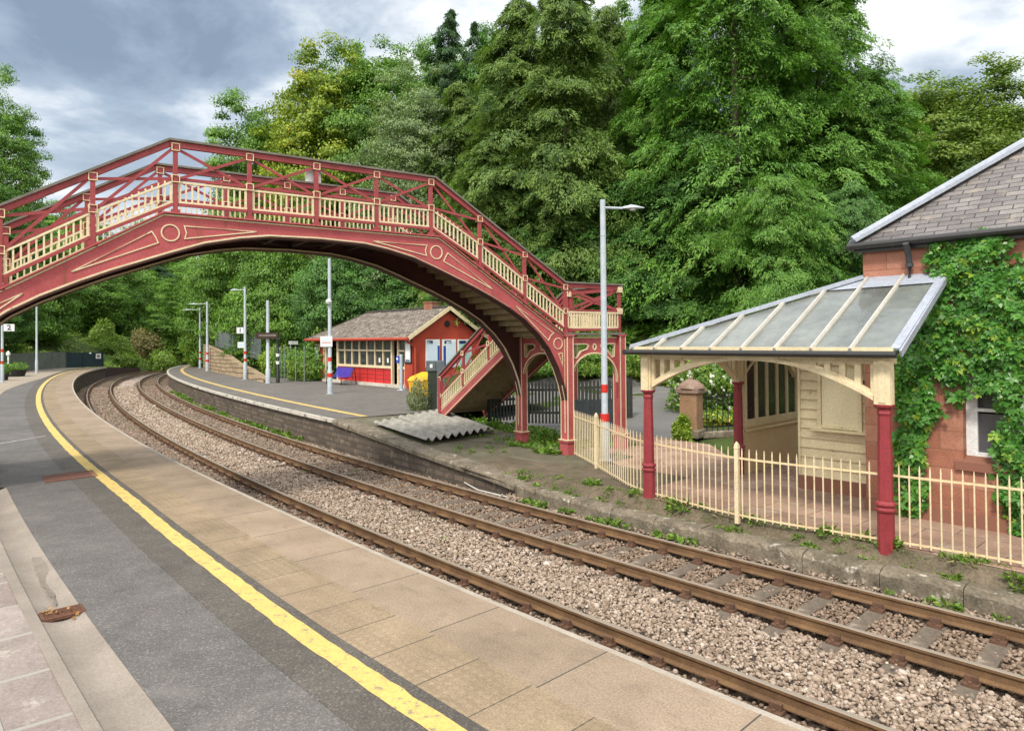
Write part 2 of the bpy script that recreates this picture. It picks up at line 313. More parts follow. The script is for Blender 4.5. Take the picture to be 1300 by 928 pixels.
def glass_mat(name, tint, milky, alpha, diff=0.):
    t = NT(name); v = t.coord('Object')
    d0 = t.bsdf(t.mix(t.noise(v, 1.2, 5), milky, tuple(x*.75 for x in milky)), .35, None, .5)
    tl = t.n('ShaderNodeBsdfTranslucent'); tl.inputs[0].default_value = (*tint, 1); dm = t.n('ShaderNodeMixShader'); dm.inputs[0].default_value = diff; t.set(dm.inputs[1], d0); t.set(dm.inputs[2], tl.outputs[0]); d = dm.outputs[0]
    tr = t.n('ShaderNodeBsdfTransparent'); tr.inputs[0].default_value = (*tint, 1)
    gl = t.n('ShaderNodeBsdfGlossy', Roughness=.08); gl.inputs[0].default_value = (.9, .92, .92, 1)
    a = t.n('ShaderNodeMixShader'); t.set(a.inputs[0], t.ramp(t.noise(v, .9, 6, .7), [(.3, max(alpha-.2, 0)), (.7, min(alpha+.2, 1))])); t.set(a.inputs[1], d); t.set(a.inputs[2], tr.outputs[0])
    fr = t.n('ShaderNodeFresnel', IOR=1.5); b = t.n('ShaderNodeMixShader'); t.set(b.inputs[0], fr.outputs[0]); t.set(b.inputs[1], a.outputs[0]); t.set(b.inputs[2], gl.outputs[0])
    return t.done(b.outputs[0])
M['roofglass'] = glass_mat('dirty_roof_glass', (.92, .96, .95), (.58, .62, .60), .55, .6)
M['glass'] = glass_mat('window_glass', (.96, .98, .97), (.3, .32, .32), 1.15)
M['darkglass'] = glass_mat('dark_window_glass', (.35, .36, .37), (.07, .075, .08), .45)
M['frost'] = glass_mat('patterned_glass', (.3, .3, .33), (.12, .12, .14), .3)

# ------------------------------------------------------------------ mesh builder
def V(*a): return np.array(a, float)
class MB:
    def __init__(s): s.v = []; s.f = []; s.uv = {}
    def add(s, vs, fs, uvs=None):
        b = len(s.v); s.v += [tuple(map(float, p)) for p in vs]; s.f += [tuple(b+i for i in f) for f in fs]
        if uvs is not None:
            for i, q in enumerate(uvs): s.uv[b+i] = q
        return s
    def box(s, c, d, ang=0., M3=None):
        c = V(*c); h = V(*d)/2; ca, sa = math.cos(ang), math.sin(ang)
        Rm = np.array(M3) if M3 is not None else np.array([[ca, -sa, 0], [sa, ca, 0], [0, 0, 1]])
        vs = [c+Rm@(h*V(i, j, k)) for i in (-1, 1) for j in (-1, 1) for k in (-1, 1)]
        return s.add(vs, [(0, 1, 3, 2), (4, 6, 7, 5), (0, 4, 5, 1), (2, 3, 7, 6), (0, 2, 6, 4), (1, 5, 7, 3)])
    def beam(s, p, q, w, h, up=(0, 0, 1)):
        p, q = V(*p), V(*q); d = q-p; L = np.linalg.norm(d)
        if L < 1e-6: return s
        d /= L; up = V(*up); sd = np.cross(d, up)
        if np.linalg.norm(sd) < 1e-4: sd = np.cross(d, V(1, 0, 0))
        sd /= np.linalg.norm(sd); u = np.cross(sd, d)
        return s.box((p+q)/2, (L, w, h), M3=np.stack([d, sd, u], 1))
    def tube(s, pts, r, n=8, cap=True):
        P = np.array(pts, float); m = len(P); rr = np.broadcast_to(np.array(r, float), (m,))
        T = np.gradient(P, axis=0); T /= np.linalg.norm(T, axis=1)[:, None]+1e-9
        ref = V(0, 0, 1) if abs(T[0][2]) < .9 else V(1, 0, 0)
        vs = []
        for i in range(m):
            a = np.cross(T[i], ref); a /= np.linalg.norm(a)+1e-9; b = np.cross(T[i], a)
            for k in range(n):
                t = 2*math.pi*k/n; vs.append(P[i]+rr[i]*(math.cos(t)*a+math.sin(t)*b))
        fs = [(i*n+k, i*n+(k+1) % n, (i+1)*n+(k+1) % n, (i+1)*n+k) for i in range(m-1) for k in range(n)]
        if cap: fs += [tuple(range(n))[::-1], tuple((m-1)*n+k for k in range(n))]
        return s.add(vs, fs)
    def lathe(s, c, prof, n=16, rot=0.):
        c = V(*c); vs = [c+V(r*math.cos(rot+2*math.pi*k/n), r*math.sin(rot+2*math.pi*k/n), z) for r, z in prof for k in range(n)]
        m = len(prof); fs = [(i*n+k, i*n+(k+1) % n, (i+1)*n+(k+1) % n, (i+1)*n+k) for i in range(m-1) for k in range(n)]
        fs += [tuple(range(n))[::-1], tuple((m-1)*n+k for k in range(n))]
        return s.add(vs, fs)
    def plate(s, outer, holes, O, u, v, th, uvscale=None):
        """flat polygon with holes, thickness th centred on the plane O,u,v"""
        O, u, v = V(*O), V(*u), V(*v); w = np.cross(u, v); w /= np.linalg.norm(w)
        loops = [outer]+list(holes); flat = [p for l in loops for p in l]
        tris = tessellate_polygon([[Vector((p[0], p[1], 0)) for p in l] for l in loops]); n = len(flat)
        vs = [O+u*p[0]+v*p[1]+w*th/2 for p in flat]+[O+u*p[0]+v*p[1]-w*th/2 for p in flat]
        fs = []
        for t in tris:
            a, b, c = [flat[i] for i in t]
            if (b[0]-a[0])*(c[1]-a[1])-(b[1]-a[1])*(c[0]-a[0]) < 0: t = t[::-1]
            fs.append(tuple(t)); fs.append(tuple(n+i for i in t[::-1]))
        k = 0
        for l in loops:
            m = len(l)
            for i in range(m): fs.append((k+i, n+k+i, n+k+(i+1) % m, k+(i+1) % m))
            k += m
        return s.add(vs, fs, [(p[0], p[1]) for p in flat]*2)
    def quad(s, a, b, c, d, uv=None): return s.add([a, b, c, d], [(0, 1, 2, 3)], uv)
    def strip(s, pts, w, th, O, u, v, out=0.):
        """raised bar following 2-D points on a plane (mouldings)"""
        O, u, v = V(*O), V(*u), V(*v); n = np.cross(u, v); n /= np.linalg.norm(n)
        P = [np.array(p[:2], float) for p in pts]; closed = np.linalg.norm(P[0]-P[-1]) < 1e-6
        if closed: P = P[:-1]
        m = len(P); vs = []
        for k in range(m):
            a = P[k-1] if (k or closed) else P[k]; b = P[(k+1) % m] if (k < m-1 or closed) else P[k]
            d1 = P[k]-a; d2 = b-P[k]; d1 = d1/(np.linalg.norm(d1)+1e-9) if np.linalg.norm(d1) > 1e-9 else d2/(np.linalg.norm(d2)+1e-9); d2 = d2/(np.linalg.norm(d2)+1e-9) if np.linalg.norm(d2) > 1e-9 else d1
            n1 = np.array([-d1[1], d1[0]]); n2 = np.array([-d2[1], d2[0]]); mt = n1+n2; L = np.linalg.norm(mt); mt = mt/L if L > .2 else n1; k_ = min(1/max(mt@n1, .3), 2.2)
            for sgn, e in ((1, -.5), (-1, -.5), (-1, .5), (1, .5)):
                c = P[k]+mt*sgn*w/2*k_; vs.append(O+u*c[0]+v*c[1]+n*(out+e*th))
        nn = m if closed else m-1
        s.add(vs, [(a*4+k, a*4+(k+1) % 4, ((a+1) % m)*4+(k+1) % 4, ((a+1) % m)*4+k) for a in range(nn) for k in range(4)]+([] if closed else [(0, 1, 2, 3), tuple((m-1)*4+k for k in (3, 2, 1, 0))]))
        return s
    def build(s, name, mat, parent=None, smooth=False, bevel=0., kind=None):
        me = bpy.data.meshes.new(name); me.from_pydata(s.v, [], s.f)
        if s.uv:
            ul = me.uv_layers.new(name='UVMap'); li = np.empty(len(me.loops), np.int32); me.loops.foreach_get('vertex_index', li)
            arr = np.zeros((len(s.v), 2), np.float32)
            for k, q in s.uv.items(): arr[k] = q
            ul.data.foreach_set('uv', arr[li].ravel())
        me.materials.append(M[mat] if isinstance(mat, str) else mat)
        if smooth:
            me.polygons.foreach_set('use_smooth', np.ones(len(me.polygons), bool)); me.set_sharp_from_angle(angle=R(38))
        me.update()
        o = bpy.data.objects.new(name, me); COL.objects.link(o)
        if parent: o.parent = parent
        if bevel:
            b = o.modifiers.new('bevel', 'BEVEL'); b.width = bevel; b.segments = 2; b.limit_method = 'ANGLE'
        if kind: o['kind'] = kind
        return o
def np_mesh(name, verts, faces, mat, lc=None, tone=None, parent=None, n=4):
    me = bpy.data.meshes.new(name); nv, nf = len(verts), len(faces)
    me.vertices.add(nv); me.vertices.foreach_set('co', np.asarray(verts, np.float32).ravel())
    me.loops.add(nf*n); me.loops.foreach_set('vertex_index', np.asarray(faces, np.int32).ravel())
    me.polygons.add(nf); me.polygons.foreach_set('loop_start', np.arange(0, nf*n, n, dtype=np.int32))
    for nm, a in (('lc', lc), ('tone', tone)):
        if a is not None:
            at = me.attributes.new(nm, 'FLOAT', 'FACE'); at.data.foreach_set('value', np.asarray(a, np.float32))
    me.update(calc_edges=True); me.materials.append(M[mat])
    o = bpy.data.objects.new(name, me); COL.objects.link(o)
    if parent: o.parent = parent
    return o
def tag(o, label, cat, group=None):
    o['label'] = label; o['category'] = cat
    if group: o['group'] = group
    return o
def thing(name, label, cat, loc=(0, 0, 0), rotz=0., group=None):
    o = bpy.data.objects.new(name, None); COL.objects.link(o); o.location = loc; o.rotation_euler = (0, 0, rotz); o.empty_display_size = .3
    return tag(o, label, cat, group)
def stuff(o): o['kind'] = 'stuff'; return o
def copy_tree(o, parent=None):
    c = o.copy(); COL.objects.link(c)
    if parent: c.parent = parent
    for ch in list(o.children): copy_tree(ch, c)
    return c
def text_mesh(body, size, O, u, v, mat, parent, name='lettering', depth=.004):
    cu = bpy.data.curves.new('t', 'FONT'); cu.body = body; cu.size = size; cu.extrude = depth; cu.offset = size*.022; cu.align_x = 'CENTER'; cu.align_y = 'CENTER'
    ob = bpy.data.objects.new('t', cu); COL.objects.link(ob)
    me = bpy.data.meshes.new_from_object(ob.evaluated_get(bpy.context.evaluated_depsgraph_get()))
    bpy.data.objects.remove(ob); O, u, v = Vector(O), Vector(u), Vector(v); w = u.cross(v)
    me.transform(Matrix(((u.x, v.x, w.x, O.x), (u.y, v.y, w.y, O.y), (u.z, v.z, w.z, O.z), (0, 0, 0, 1))))
    me.materials.clear(); me.materials.append(M[mat]); me.name = name
    o = bpy.data.objects.new(name, me); COL.objects.link(o); o.parent = parent; return o
def sweep(mb, ys, prof, closed=True):
    """sweep a profile of (offset, z) pairs along the track curve; z may be a function of y"""
    n = len(prof); vs = []
    for y in ys:
        for o, z in prof:
            x, yy = cpt(y, o); vs.append((x, yy, z(y) if callable(z) else z))
    m = len(ys); fs = []
    rng = range(n) if closed else range(n-1)
    for i in range(m-1):
        for k in rng: fs.append((i*n+k, (i+1)*n+k, (i+1)*n+(k+1) % n, i*n+(k+1) % n))
    if closed: fs += [tuple(range(n)), tuple((m-1)*n+k for k in range(n))[::-1]]
    uvs = []
    per = [0.]
    for a, b in zip(prof, prof[1:]): per.append(per[-1]+math.hypot(b[0]-a[0], (0 if callable(a[1]) or callable(b[1]) else b[1]-a[1])))
    for y in ys: uvs += [(clen(y), p) for p in per]
    mb.add(vs, fs, uvs)
def near(y): return -.11*min(max((14.5-y)/5.5, 0), 1)
def ribbon(name, ys, o0, o1, z, mat, kind='structure', n=1, parent=None, w0=0, w1=0):
    mb = MB(); vs = []; uvs = []; b0, b1 = o0, o1
    for y in ys:
        o0, o1 = (b0(y) if callable(b0) else b0)+w0*near(y), (b1(y) if callable(b1) else b1)+w1*near(y)
        for k in range(n+1):
            o = o0+(o1-o0)*k/n; x, yy = cpt(y, o); vs.append((x, yy, z(y, o) if callable(z) else z)); uvs.append((clen(y), o))
    fs = [(i*(n+1)+k, i*(n+1)+k+1, (i+1)*(n+1)+k+1, (i+1)*(n+1)+k) for i in range(len(ys)-1) for k in range(n)]
    mb.add(vs, fs, uvs); return mb.build(name, mat, parent, kind=kind)
def yr(a, b, st=1.): return np.linspace(a, b, max(2, int((b-a)/st)+1))
def poly_sheet(name, pts, z, mat, kind='structure'):
    mb = MB(); tr = tessellate_polygon([[Vector((p[0], p[1], 0)) for p in pts]]); fs = []
    for t in tr:
        a, b, c = [pts[i] for i in t]
        fs.append(tuple(t) if (b[0]-a[0])*(c[1]-a[1])-(b[1]-a[1])*(c[0]-a[0]) > 0 else tuple(t[::-1]))
    mb.add([(p[0], p[1], z(p[0], p[1]) if callable(z) else z) for p in pts], fs, [(p[0], p[1]) for p in pts])
    return mb.build(name, mat, kind=kind)

# ================================================================== SETTING
gx = np.concatenate([np.linspace(-900, -170, 14), np.arange(-160, 110, 1.25), np.linspace(120, 900, 14)])
gy = np.concatenate([np.linspace(-500, -45, 10), np.arange(-40, 190, 1.25), np.linspace(200, 1500, 18)])
GX, GY = np.meshgrid(gx, gy, indexing='ij'); GZ = height(GX, GY).reshape(GX.shape)
nx, ny = len(gx), len(gy); idx = np.arange(nx*ny).reshape(nx, ny)
gf = np.stack([idx[:-1, :-1], idx[1:, :-1], idx[1:, 1:], idx[:-1, 1:]], -1).reshape(-1, 4)
def ground_mat():
    t = NT('grassy_ground'); v = t.coord('Object'); nb = t.noise(v, .25, 7, .7); nf = t.noise(v, 6, 5, .7)
    col = t.ramp(nb, [(.32, (.07, .06, .03)), (.5, (.055, .085, .022)), (.7, (.10, .14, .035))])
    col = t.mix(1., col, t.ramp(nf, [(.25, .55), (.75, 1.25)]), 'MULTIPLY')
    return t.done(t.bsdf(col, .95, t.bump(nf, .8, .1), .15))
M['ground'] = ground_mat()
g = np_mesh('ground', np.stack([GX, GY, GZ], -1).reshape(-1, 3), gf, 'ground'); g['kind'] = 'structure'
for p in g.data.polygons: p.use_smooth = True

RT, RB = 0., -.17
bed = ribbon('ballast_bed', yr(-14, 170, .5), -2.2, 4.68, lambda y, o: -.30+.02*math.sin(y*2.1+o*3)-.05*(abs(o-1.2) > 2.9)*(o < 0)+.13*min(max((o-3.95)/.4, 0), 1)*(y < 14), 'bed', n=14)

# rails: bullhead-like section swept along the curve
RAILS = [(-1.355, 'nearer platform rail of the track beside the sandy slab platform, partly hidden by its edge', 6),
         (.155, 'worn brown rail running just right of the sandy slab platform edge', -12),
         (2.245, 'worn brown rail bordering the pale ballast strip, on the far track', -14),
         (3.755, 'worn brown rail nearest the low mossy kerb and cream railing', -14)]
for off, lab, y0 in RAILS:
    mb = MB(); pr = [(-.07, -.17), (.07, -.17), (.07, -.155), (.012, -.135), (.012, -.05), (.036, -.038), (.036, -.008), (.028, 0), (-.028, 0), (-.036, -.008), (-.036, -.038), (-.012, -.05), (-.012, -.135), (-.07, -.155)]
    sweep(mb, yr(y0, 170, 1.), [(off+a, z) for a, z in pr]); o = mb.build('rail', 'rail'); tag(o, lab, 'rail', 'rails of the two curving tracks')

# sleepers with chairs
def make_sleeper(name, label, group):
    t = thing(name, label, 'sleeper', group=group)
    mb = MB(); n = 9; vs = []
    for i in range(n):
        x = -1.28+2.56*i/(n-1); j = RNG.normal(0, .006, 4)
        vs += [(x, -.13+j[0], -.34), (x, .13+j[1], -.34), (x, .122+j[1], -.215+j[2]), (x, -.122+j[0], -.215+j[3])]
    fs = [(i*4+k, i*4+(k+1) % 4, (i+1)*4+(k+1) % 4, (i+1)*4+k) for i in range(n-1) for k in range(4)]+[(3, 2, 1, 0), tuple(4*(n-1)+k for k in range(4))]
    mb.add(vs, fs).build('body', 'sleeper', t, bevel=.012)
    for s in (-.755, .755):
        c = MB(); c.box((s, 0, -.20), (.38, .17, .05)); c.box((s-.105, 0, -.145), (.05, .13, .08)); c.box((s+.105, 0, -.145), (.05, .13, .08))
        c.tube([(s-.17, 0, -.2), (s-.17, 0, -.15)], .022, 6); c.tube([(s+.17, 0, -.2), (s+.17, 0, -.15)], .022, 6)
        c.tube([(s+.10, -.09, -.14), (s+.12, 0, -.115), (s+.10, .09, -.14)], .02, 6)
        c.build('rail_chair', 'chair', t)
    return t
for ctr, y0, y1, lab, grp in ((3.0, 0., 62., 'grey brown sleeper half buried in ballast under the far track', 'sleepers of the far track'),
                              (-.6, 4.5, 62., 'grey brown sleeper half buried in ballast under the track beside the sandy slab platform', 'sleepers of the track beside the sandy slab platform')):
    proto = make_sleeper('railway_sleeper', lab, grp); first = True; L = clen(y0)
    while L < clen(y1):
        y = y_at(L); o = proto if first else copy_tree(proto); first = False
        x, yy = cpt(y, ctr); d = chd(y); o.location = (x, yy, RNG.normal(0, .008)); o.rotation_euler = (0, 0, math.atan2(-d[0], d[1])+RNG.normal(0, .012)); L += .74

# loose ballast stones
ico = np.array([(0, .526, .851), (0, -.526, .851), (0, .526, -.851), (0, -.526, -.851), (.526, .851, 0), (-.526, .851, 0), (.526, -.851, 0), (-.526, -.851, 0), (.851, 0, .526), (.851, 0, -.526), (-.851, 0, .526), (-.851, 0, -.526)])
icf = np.array([(0, 1, 8), (0, 10, 1), (0, 5, 10), (0, 4, 5), (0, 8, 4), (1, 6, 8), (1, 7, 6), (1, 10, 7), (2, 3, 11), (2, 9, 3), (2, 4, 9), (2, 5, 4), (2, 11, 5), (3, 9, 6), (3, 6, 7), (3, 7, 11), (4, 8, 9), (5, 11, 10), (6, 9, 8), (7, 10, 11)])
def stones(y0, y1, o0, o1, dens, size, rg):
    n = int((clen(y1)-clen(y0))*(o1-o0)*dens)
    Ls = rg.uniform(clen(y0), clen(y1), n); ys = np.interp(Ls, _len, _y); os_ = rg.uniform(o0, o1, n)
    bx = np.interp(ys, _y, _b[:, 0]); nx_ = np.interp(ys, _y, _n[:, 0]); ny_ = np.interp(ys, _y, _n[:, 1])
    P = np.stack([bx+nx_*os_, ys+ny_*os_, np.zeros(n)], 1)
    keep = np.ones(n, bool)
    for r in (-1.355, .155, 2.245, 3.755): keep &= np.abs(os_-r) > .085
    six = np.clip(1-np.abs(os_-1.2)/.95, 0, 1)
    crib = (np.abs(os_+.6) < 1.3) | (np.abs(os_-3.0) < 1.3)
    ph = ((Ls-clen(0. if True else 0)) % .74); onsl = crib & ((ph < .13) | (ph > .61)) & (os_ > 1.7)
    keep &= ~(onsl & (rg.uniform(size=n) > .10))
    z = -.285+six**.5*.085+rg.uniform(-.02, .028, n); z = np.where(crib & (six <= 0), -.238+rg.uniform(-.03, .028, n), z)
    z = np.where(np.abs(os_-1.2) < 1.1, -.285+.10*np.clip((1.1-np.abs(os_-1.2))/.5, 0, 1)+rg.uniform(-.02, .03, n), z)
    z = z+np.clip((os_-3.95)/.4, 0, 1)*.15*(ys < 14)
    P[:, 2] = z; P = P[keep]; os_ = os_[keep]; n = len(P)
    S = size*rg.lognormal(0, .28, n)[:, None]*rg.uniform(.65, 1.25, (n, 3)); S[:, 2] *= .8
    q = rg.normal(size=(n, 4)); q /= np.linalg.norm(q, axis=1)[:, None]; w, x, y, zz = q.T
    Rm = np.stack([1-2*(y*y+zz*zz), 2*(x*y-zz*w), 2*(x*zz+y*w), 2*(x*y+zz*w), 1-2*(x*x+zz*zz), 2*(y*zz-x*w), 2*(x*zz-y*w), 2*(y*zz+x*w), 1-2*(x*x+y*y)], 1).reshape(n, 3, 3)
    v = ico[None]*(1+rg.uniform(-.40, .25, (n, 12, 1)))
    v = np.einsum('nij,nkj->nki', Rm, v)*S[:, None, :]+P[:, None, :]
    f = icf[None]+(np.arange(n)*12)[:, None, None]
    lc = rg.beta(2.6, 2.6, n); d = np.abs(os_-1.2+rg.normal(0, .16, n)); tone = np.clip((1.05-d)/.35, 0, 1)*.95
    tone = np.where(os_ > 4.0, .45, tone); tone = np.clip(tone+rg.uniform(-.12, .2, n), 0, 1)
    return v.reshape(-1, 3), f.reshape(-1, 3), np.repeat(lc, 20), np.repeat(tone, 20)
rg = np.random.default_rng(5); parts = [stones(0., 11., -2.1, 4.6, 860, .026, rg), stones(11., 20., -2.1, 4.6, 560, .030, rg), stones(20., 34, -2.1, 4.6, 260, .038, rg), stones(34., 60, -2.1, 4.6, 70, .055, rg)]
vo = 0; VV = []; FF = []
for v, f, a, b in parts: VV.append(v); FF.append(f+vo); vo += len(v)
stuff(np_mesh('ballast_gravel', np.concatenate(VV), np.concatenate(FF), 'ballast', np.concatenate([p[2] for p in parts]), np.concatenate([p[3] for p in parts]), n=3))

# ---- platform 2 (camera side)
Y2 = 76.5; ys2 = yr(-14, Y2, .5)
def p2z(y, o=0): return P2Z
ribbon('platform_tarmac', ys2, -3.98, -5.30, P2Z, 'tarmac', n=2)
ribbon('platform_tarmac_wide', yr(16.3, Y2, .5), -5.30, -12.4, P2Z, 'tarmac', n=2)
ribbon('tarmac_strip', ys2, -3.48, -4.28, P2Z+.004, 'tarmac_strip', w0=1.6, w1=1)
ribbon('tactile_paving', ys2, -3.02, -3.56, P2Z+.005, 'tactile', w0=.6, w1=1.6)
ribbon('coping_slabs', ys2, -2.21, -3.02, P2Z+.004, 'slab', w1=.6)
def ragged(name, ys, o0, o1, z, mat, amp, seed, warp=0.):
    rr = np.random.default_rng(seed); mb = MB(); vs = []; uv = []
    for y in ys:
        for o in (o0+rr.normal(0, amp)+warp*near(y), o1+rr.normal(0, amp)+warp*near(y)):
            x, yy = cpt(y, o); vs.append((x, yy, z)); uv.append((clen(y), o))
    mb.add(vs, [(i*2, i*2+1, i*2+3, i*2+2) for i in range(len(ys)-1)], uv); return mb.build(name, mat, kind='structure')
ragged('yellow_line', yr(-14, Y2, .12), -3.665, -3.865, P2Z+.008, 'yline', .006, 3, 1.6)
mb = MB(); sweep(mb, ys2, [(-2.21, P2Z+.003), (-2.13, P2Z-.004), (-2.125, P2Z-.14), (-2.21, P2Z-.14)]); mb.build('platform_edge', 'edge', kind='structure')
mb = MB(); sweep(mb, yr(-14, Y2, 1), [(-2.27, P2Z-.14), (-2.27, -.5), (-2.6, -.5), (-2.6, P2Z-.14)])
tag(mb.build('platform_wall', 'oldbrick'), 'dark brick wall under the sandy slab edge of the platform with the yellow line', 'wall')
# dark end ramp of platform 2
mb = MB(); sweep(mb, yr(Y2, Y2+13, 1), [(-2.3, lambda y: P2Z-.02-(y-Y2)/13*.55), (-2.3, lambda y: -.5), (-2.7, lambda y: -.5), (-2.7, lambda y: P2Z-.02-(y-Y2)/13*.55)])
tag(mb.build('ramp_wall', 'darkbrown'), 'black sleeper wall of the ramp beyond the end of the sandy slab platform', 'wall')
ribbon('ramp_path', yr(Y2, Y2+13, 1), -2.7, -7, lambda y, o: P2Z-.06-(y-Y2)/13*.55, 'path')
ribbon('beige_path', yr(30, Y2, .5), lambda y: -7.0+1.55*float(sstep(y, 30, 38))+1.15*float(sstep(y, 40, 58)), -12.4, P2Z+.006, 'path', n=3)
# worn white line across the tarmac, brick-red grating, drain channel, kerb and old flags
mb = MB(); a, b = U(-8, 564.5, P2Z), U(58, 553.5, P2Z); d = (b-a).normalized(); s = Vector((-d.y, d.x, 0))*.06
mb.quad(*[tuple(p+Vector((0, 0, .005))) for p in (a-s, b-s*.6, b+s*.6, a+s)]); mb.build('white_line', 'wline', kind='structure')
def ground_quad(px, z): return [U(x, y, z) for x, y in px]
q = ground_quad([(53, 605.5), (118, 597.5), (125, 605), (57, 613)], P2Z)
t = thing('drain_grating', 'red brown slotted drain grating across the tarmac beside the yellow line', 'drain cover', q[0])
mb = MB(); ex = (q[1]-q[0]); ey = (q[3]-q[0]); O = Vector((0, 0, .006))
L = ex.length; W = ey.length; ex.normalize(); ey.normalize()
for k in range(26): 
    p = ex*(L*(k+.5)/26); mb.beam(tuple(p+O), tuple(p+ey*W+O), .62*L/26, .016)
mb.build('bars', 'terracotta', t)
mb = MB(); mb.beam(tuple(O), tuple(ex*L+O), .03, .02); mb.beam(tuple(ey*W+O), tuple(ex*L+ey*W+O), .03, .02); mb.build('frame', 'rustiron', t)
C0 = -5.30; CWD = .37; ysC = yr(-10, 16.3, .3)
ribbon('drain_channel', ysC, C0, C0-CWD, lambda y, o: P2Z-.045*math.sin(math.pi*min(max((C0-o)/CWD, 0), 1))-.002, 'concrete', n=10)
mb = MB(); sweep(mb, ysC, [(C0-CWD, P2Z-.05), (C0-CWD, P2Z+.015), (C0-CWD-.10, P2Z+.02), (C0-CWD-.10, P2Z-.05)]); mb.build('kerb', 'concrete', kind='structure')
ribbon('stone_flags', ysC, C0-CWD-.10, C0-4.5, lambda y, o: P2Z+.012+.008*math.sin(y*3+o*4), 'leftflags', n=8)
# raised end block and dark hatch by the channel head
e0 = U(0, 610, P2Z); mb = MB(); d = chd(13.); ang = math.atan2(d[1], d[0])
p = cpt(18.6, C0-.35); mb.box((p[0], p[1], P2Z+.08), (2.3, .55, .2), ang); o = mb.build('stone_block', 'concrete', bevel=.04); tag(o, 'low worn concrete block at the head of the drain channel', 'block')
p = cpt(16.75, C0-.30); mb = MB(); mb.box((p[0], p[1], P2Z+.012), (.55, .45, .03), ang); o = mb.build('drain_hatch', 'black', bevel=.008); tag(o, 'small black drain cover between the concrete channel and the low block', 'drain cover')
mb = MB(); rs = np.random.default_rng(12); vs = []; NN = 30
for k in range(NN):
    f = k/(NN-1); cx_, cy_ = 43+28*f, 700+68*f; hw_ = (2.2+5.2*math.sin(math.pi*min(f*1.15, 1))**.8*(1 if f < .6 else .75))+rs.normal(0, .9)
    for e in (-1, -.35, .35, 1):
        p = U(cx_+e*hw_+rs.normal(0, .5)*(abs(e) == 1), cy_-e*1.6, P2Z-.03); o_ = float(offset_of(np.array([p.x]), np.array([p.y]))[0][0]); vs.append((p.x, p.y, P2Z-.045*math.sin(math.pi*min(max((C0-o_)/CWD, 0), 1))+.003))
mb.add(vs, [(k*4+q, k*4+q+1, k*4+q+5, k*4+q+4) for k in range(NN-1) for q in range(3)]); mb.build('damp_stain', pm('damp_concrete', (.215, .183, .153), (.165, .14, .116), 5, .8, .3, 40), kind='structure')
# grate in the channel with dead leaves
gq = ground_quad([(50, 779), (102, 767.5), (106, 775), (55, 788)], P2Z-.005)
t = thing('channel_grate', 'rusty slotted iron grate full of dead leaves in the concrete drain channel', 'drain cover', (gq[0]+gq[2])/2)
ctr = (gq[0]+gq[2])/2; ex = (gq[1]-gq[0]); ey = (gq[3]-gq[0]); L = ex.length; W = ey.length; ex.normalize(); ey.normalize(); o0 = gq[0]-ctr
mb = MB(); zz = Vector((0, 0, -.006))
for k in range(2): mb.beam(tuple(o0+ey*W*k+zz), tuple(o0+ey*W*k+ex*L+zz), .025, .03)
for k in range(2): mb.beam(tuple(o0+ex*L*k+zz), tuple(o0+ex*L*k+ey*W+zz), .025, .03)
mb.build('frame', 'rustiron', t)
mb = MB()
for k in range(1, 20): mb.beam(tuple(o0+ex*L*k/20+zz), tuple(o0+ex*L*k/20+ey*W+zz), .012, .022)
mb.build('bars', 'rustiron', t)
mb = MB(); mb.quad(*[tuple(p-ctr-Vector((0, 0, .03))) for p in gq]); mb.build('pit', 'black', t)

# ---- platform 1 (far side)
E1 = 4.56
def zk(y): # height of the far kerb: platform, then the ramp down, then the low old platform
    return P1Z-(P1Z-.16)*min(max((22.0-y)/8.4, 0), 1)
def p1o(y): return 4.56+.25*max(0, min((y-58)/20, 1))
Y1 = 88.
ys1 = yr(22.0, Y1, .5)
ribbon('far_platform', ys1, E1, 15.2, P1Z, 'tarmac_far', n=4)
ragged('far_yellow_line', yr(22.1, Y1, .3), E1+1.18, E1+1.46, P1Z+.008, 'yline_far', .008, 9)
ribbon('far_coping', yr(22.0, Y1, .5), E1+.1, E1+.95, P1Z+.003, 'tarmac_far')
mb = MB(); sweep(mb, yr(22.0, Y1, .5), [(E1+.12, P1Z+.006), (E1-.02, P1Z+.006), (E1-.03, P1Z-.12), (E1+.12, P1Z-.12)]); mb.build('far_platform_edge', 'edge1', kind='structure')
mb = MB(); sweep(mb, yr(13.7, Y1, .5), [(E1+.10, lambda y: zk(y)-.13), (E1+.10, lambda y: -.5), (E1+.5, lambda y: -.5), (E1+.5, lambda y: zk(y)-.13)])
for i in list(mb.uv):
    mb.uv[i] = (mb.uv[i][0], mb.v[i][2])
tag(mb.build('platform_wall', 'oldbrick'), 'sooty old brick wall below the white edged far platform', 'wall')
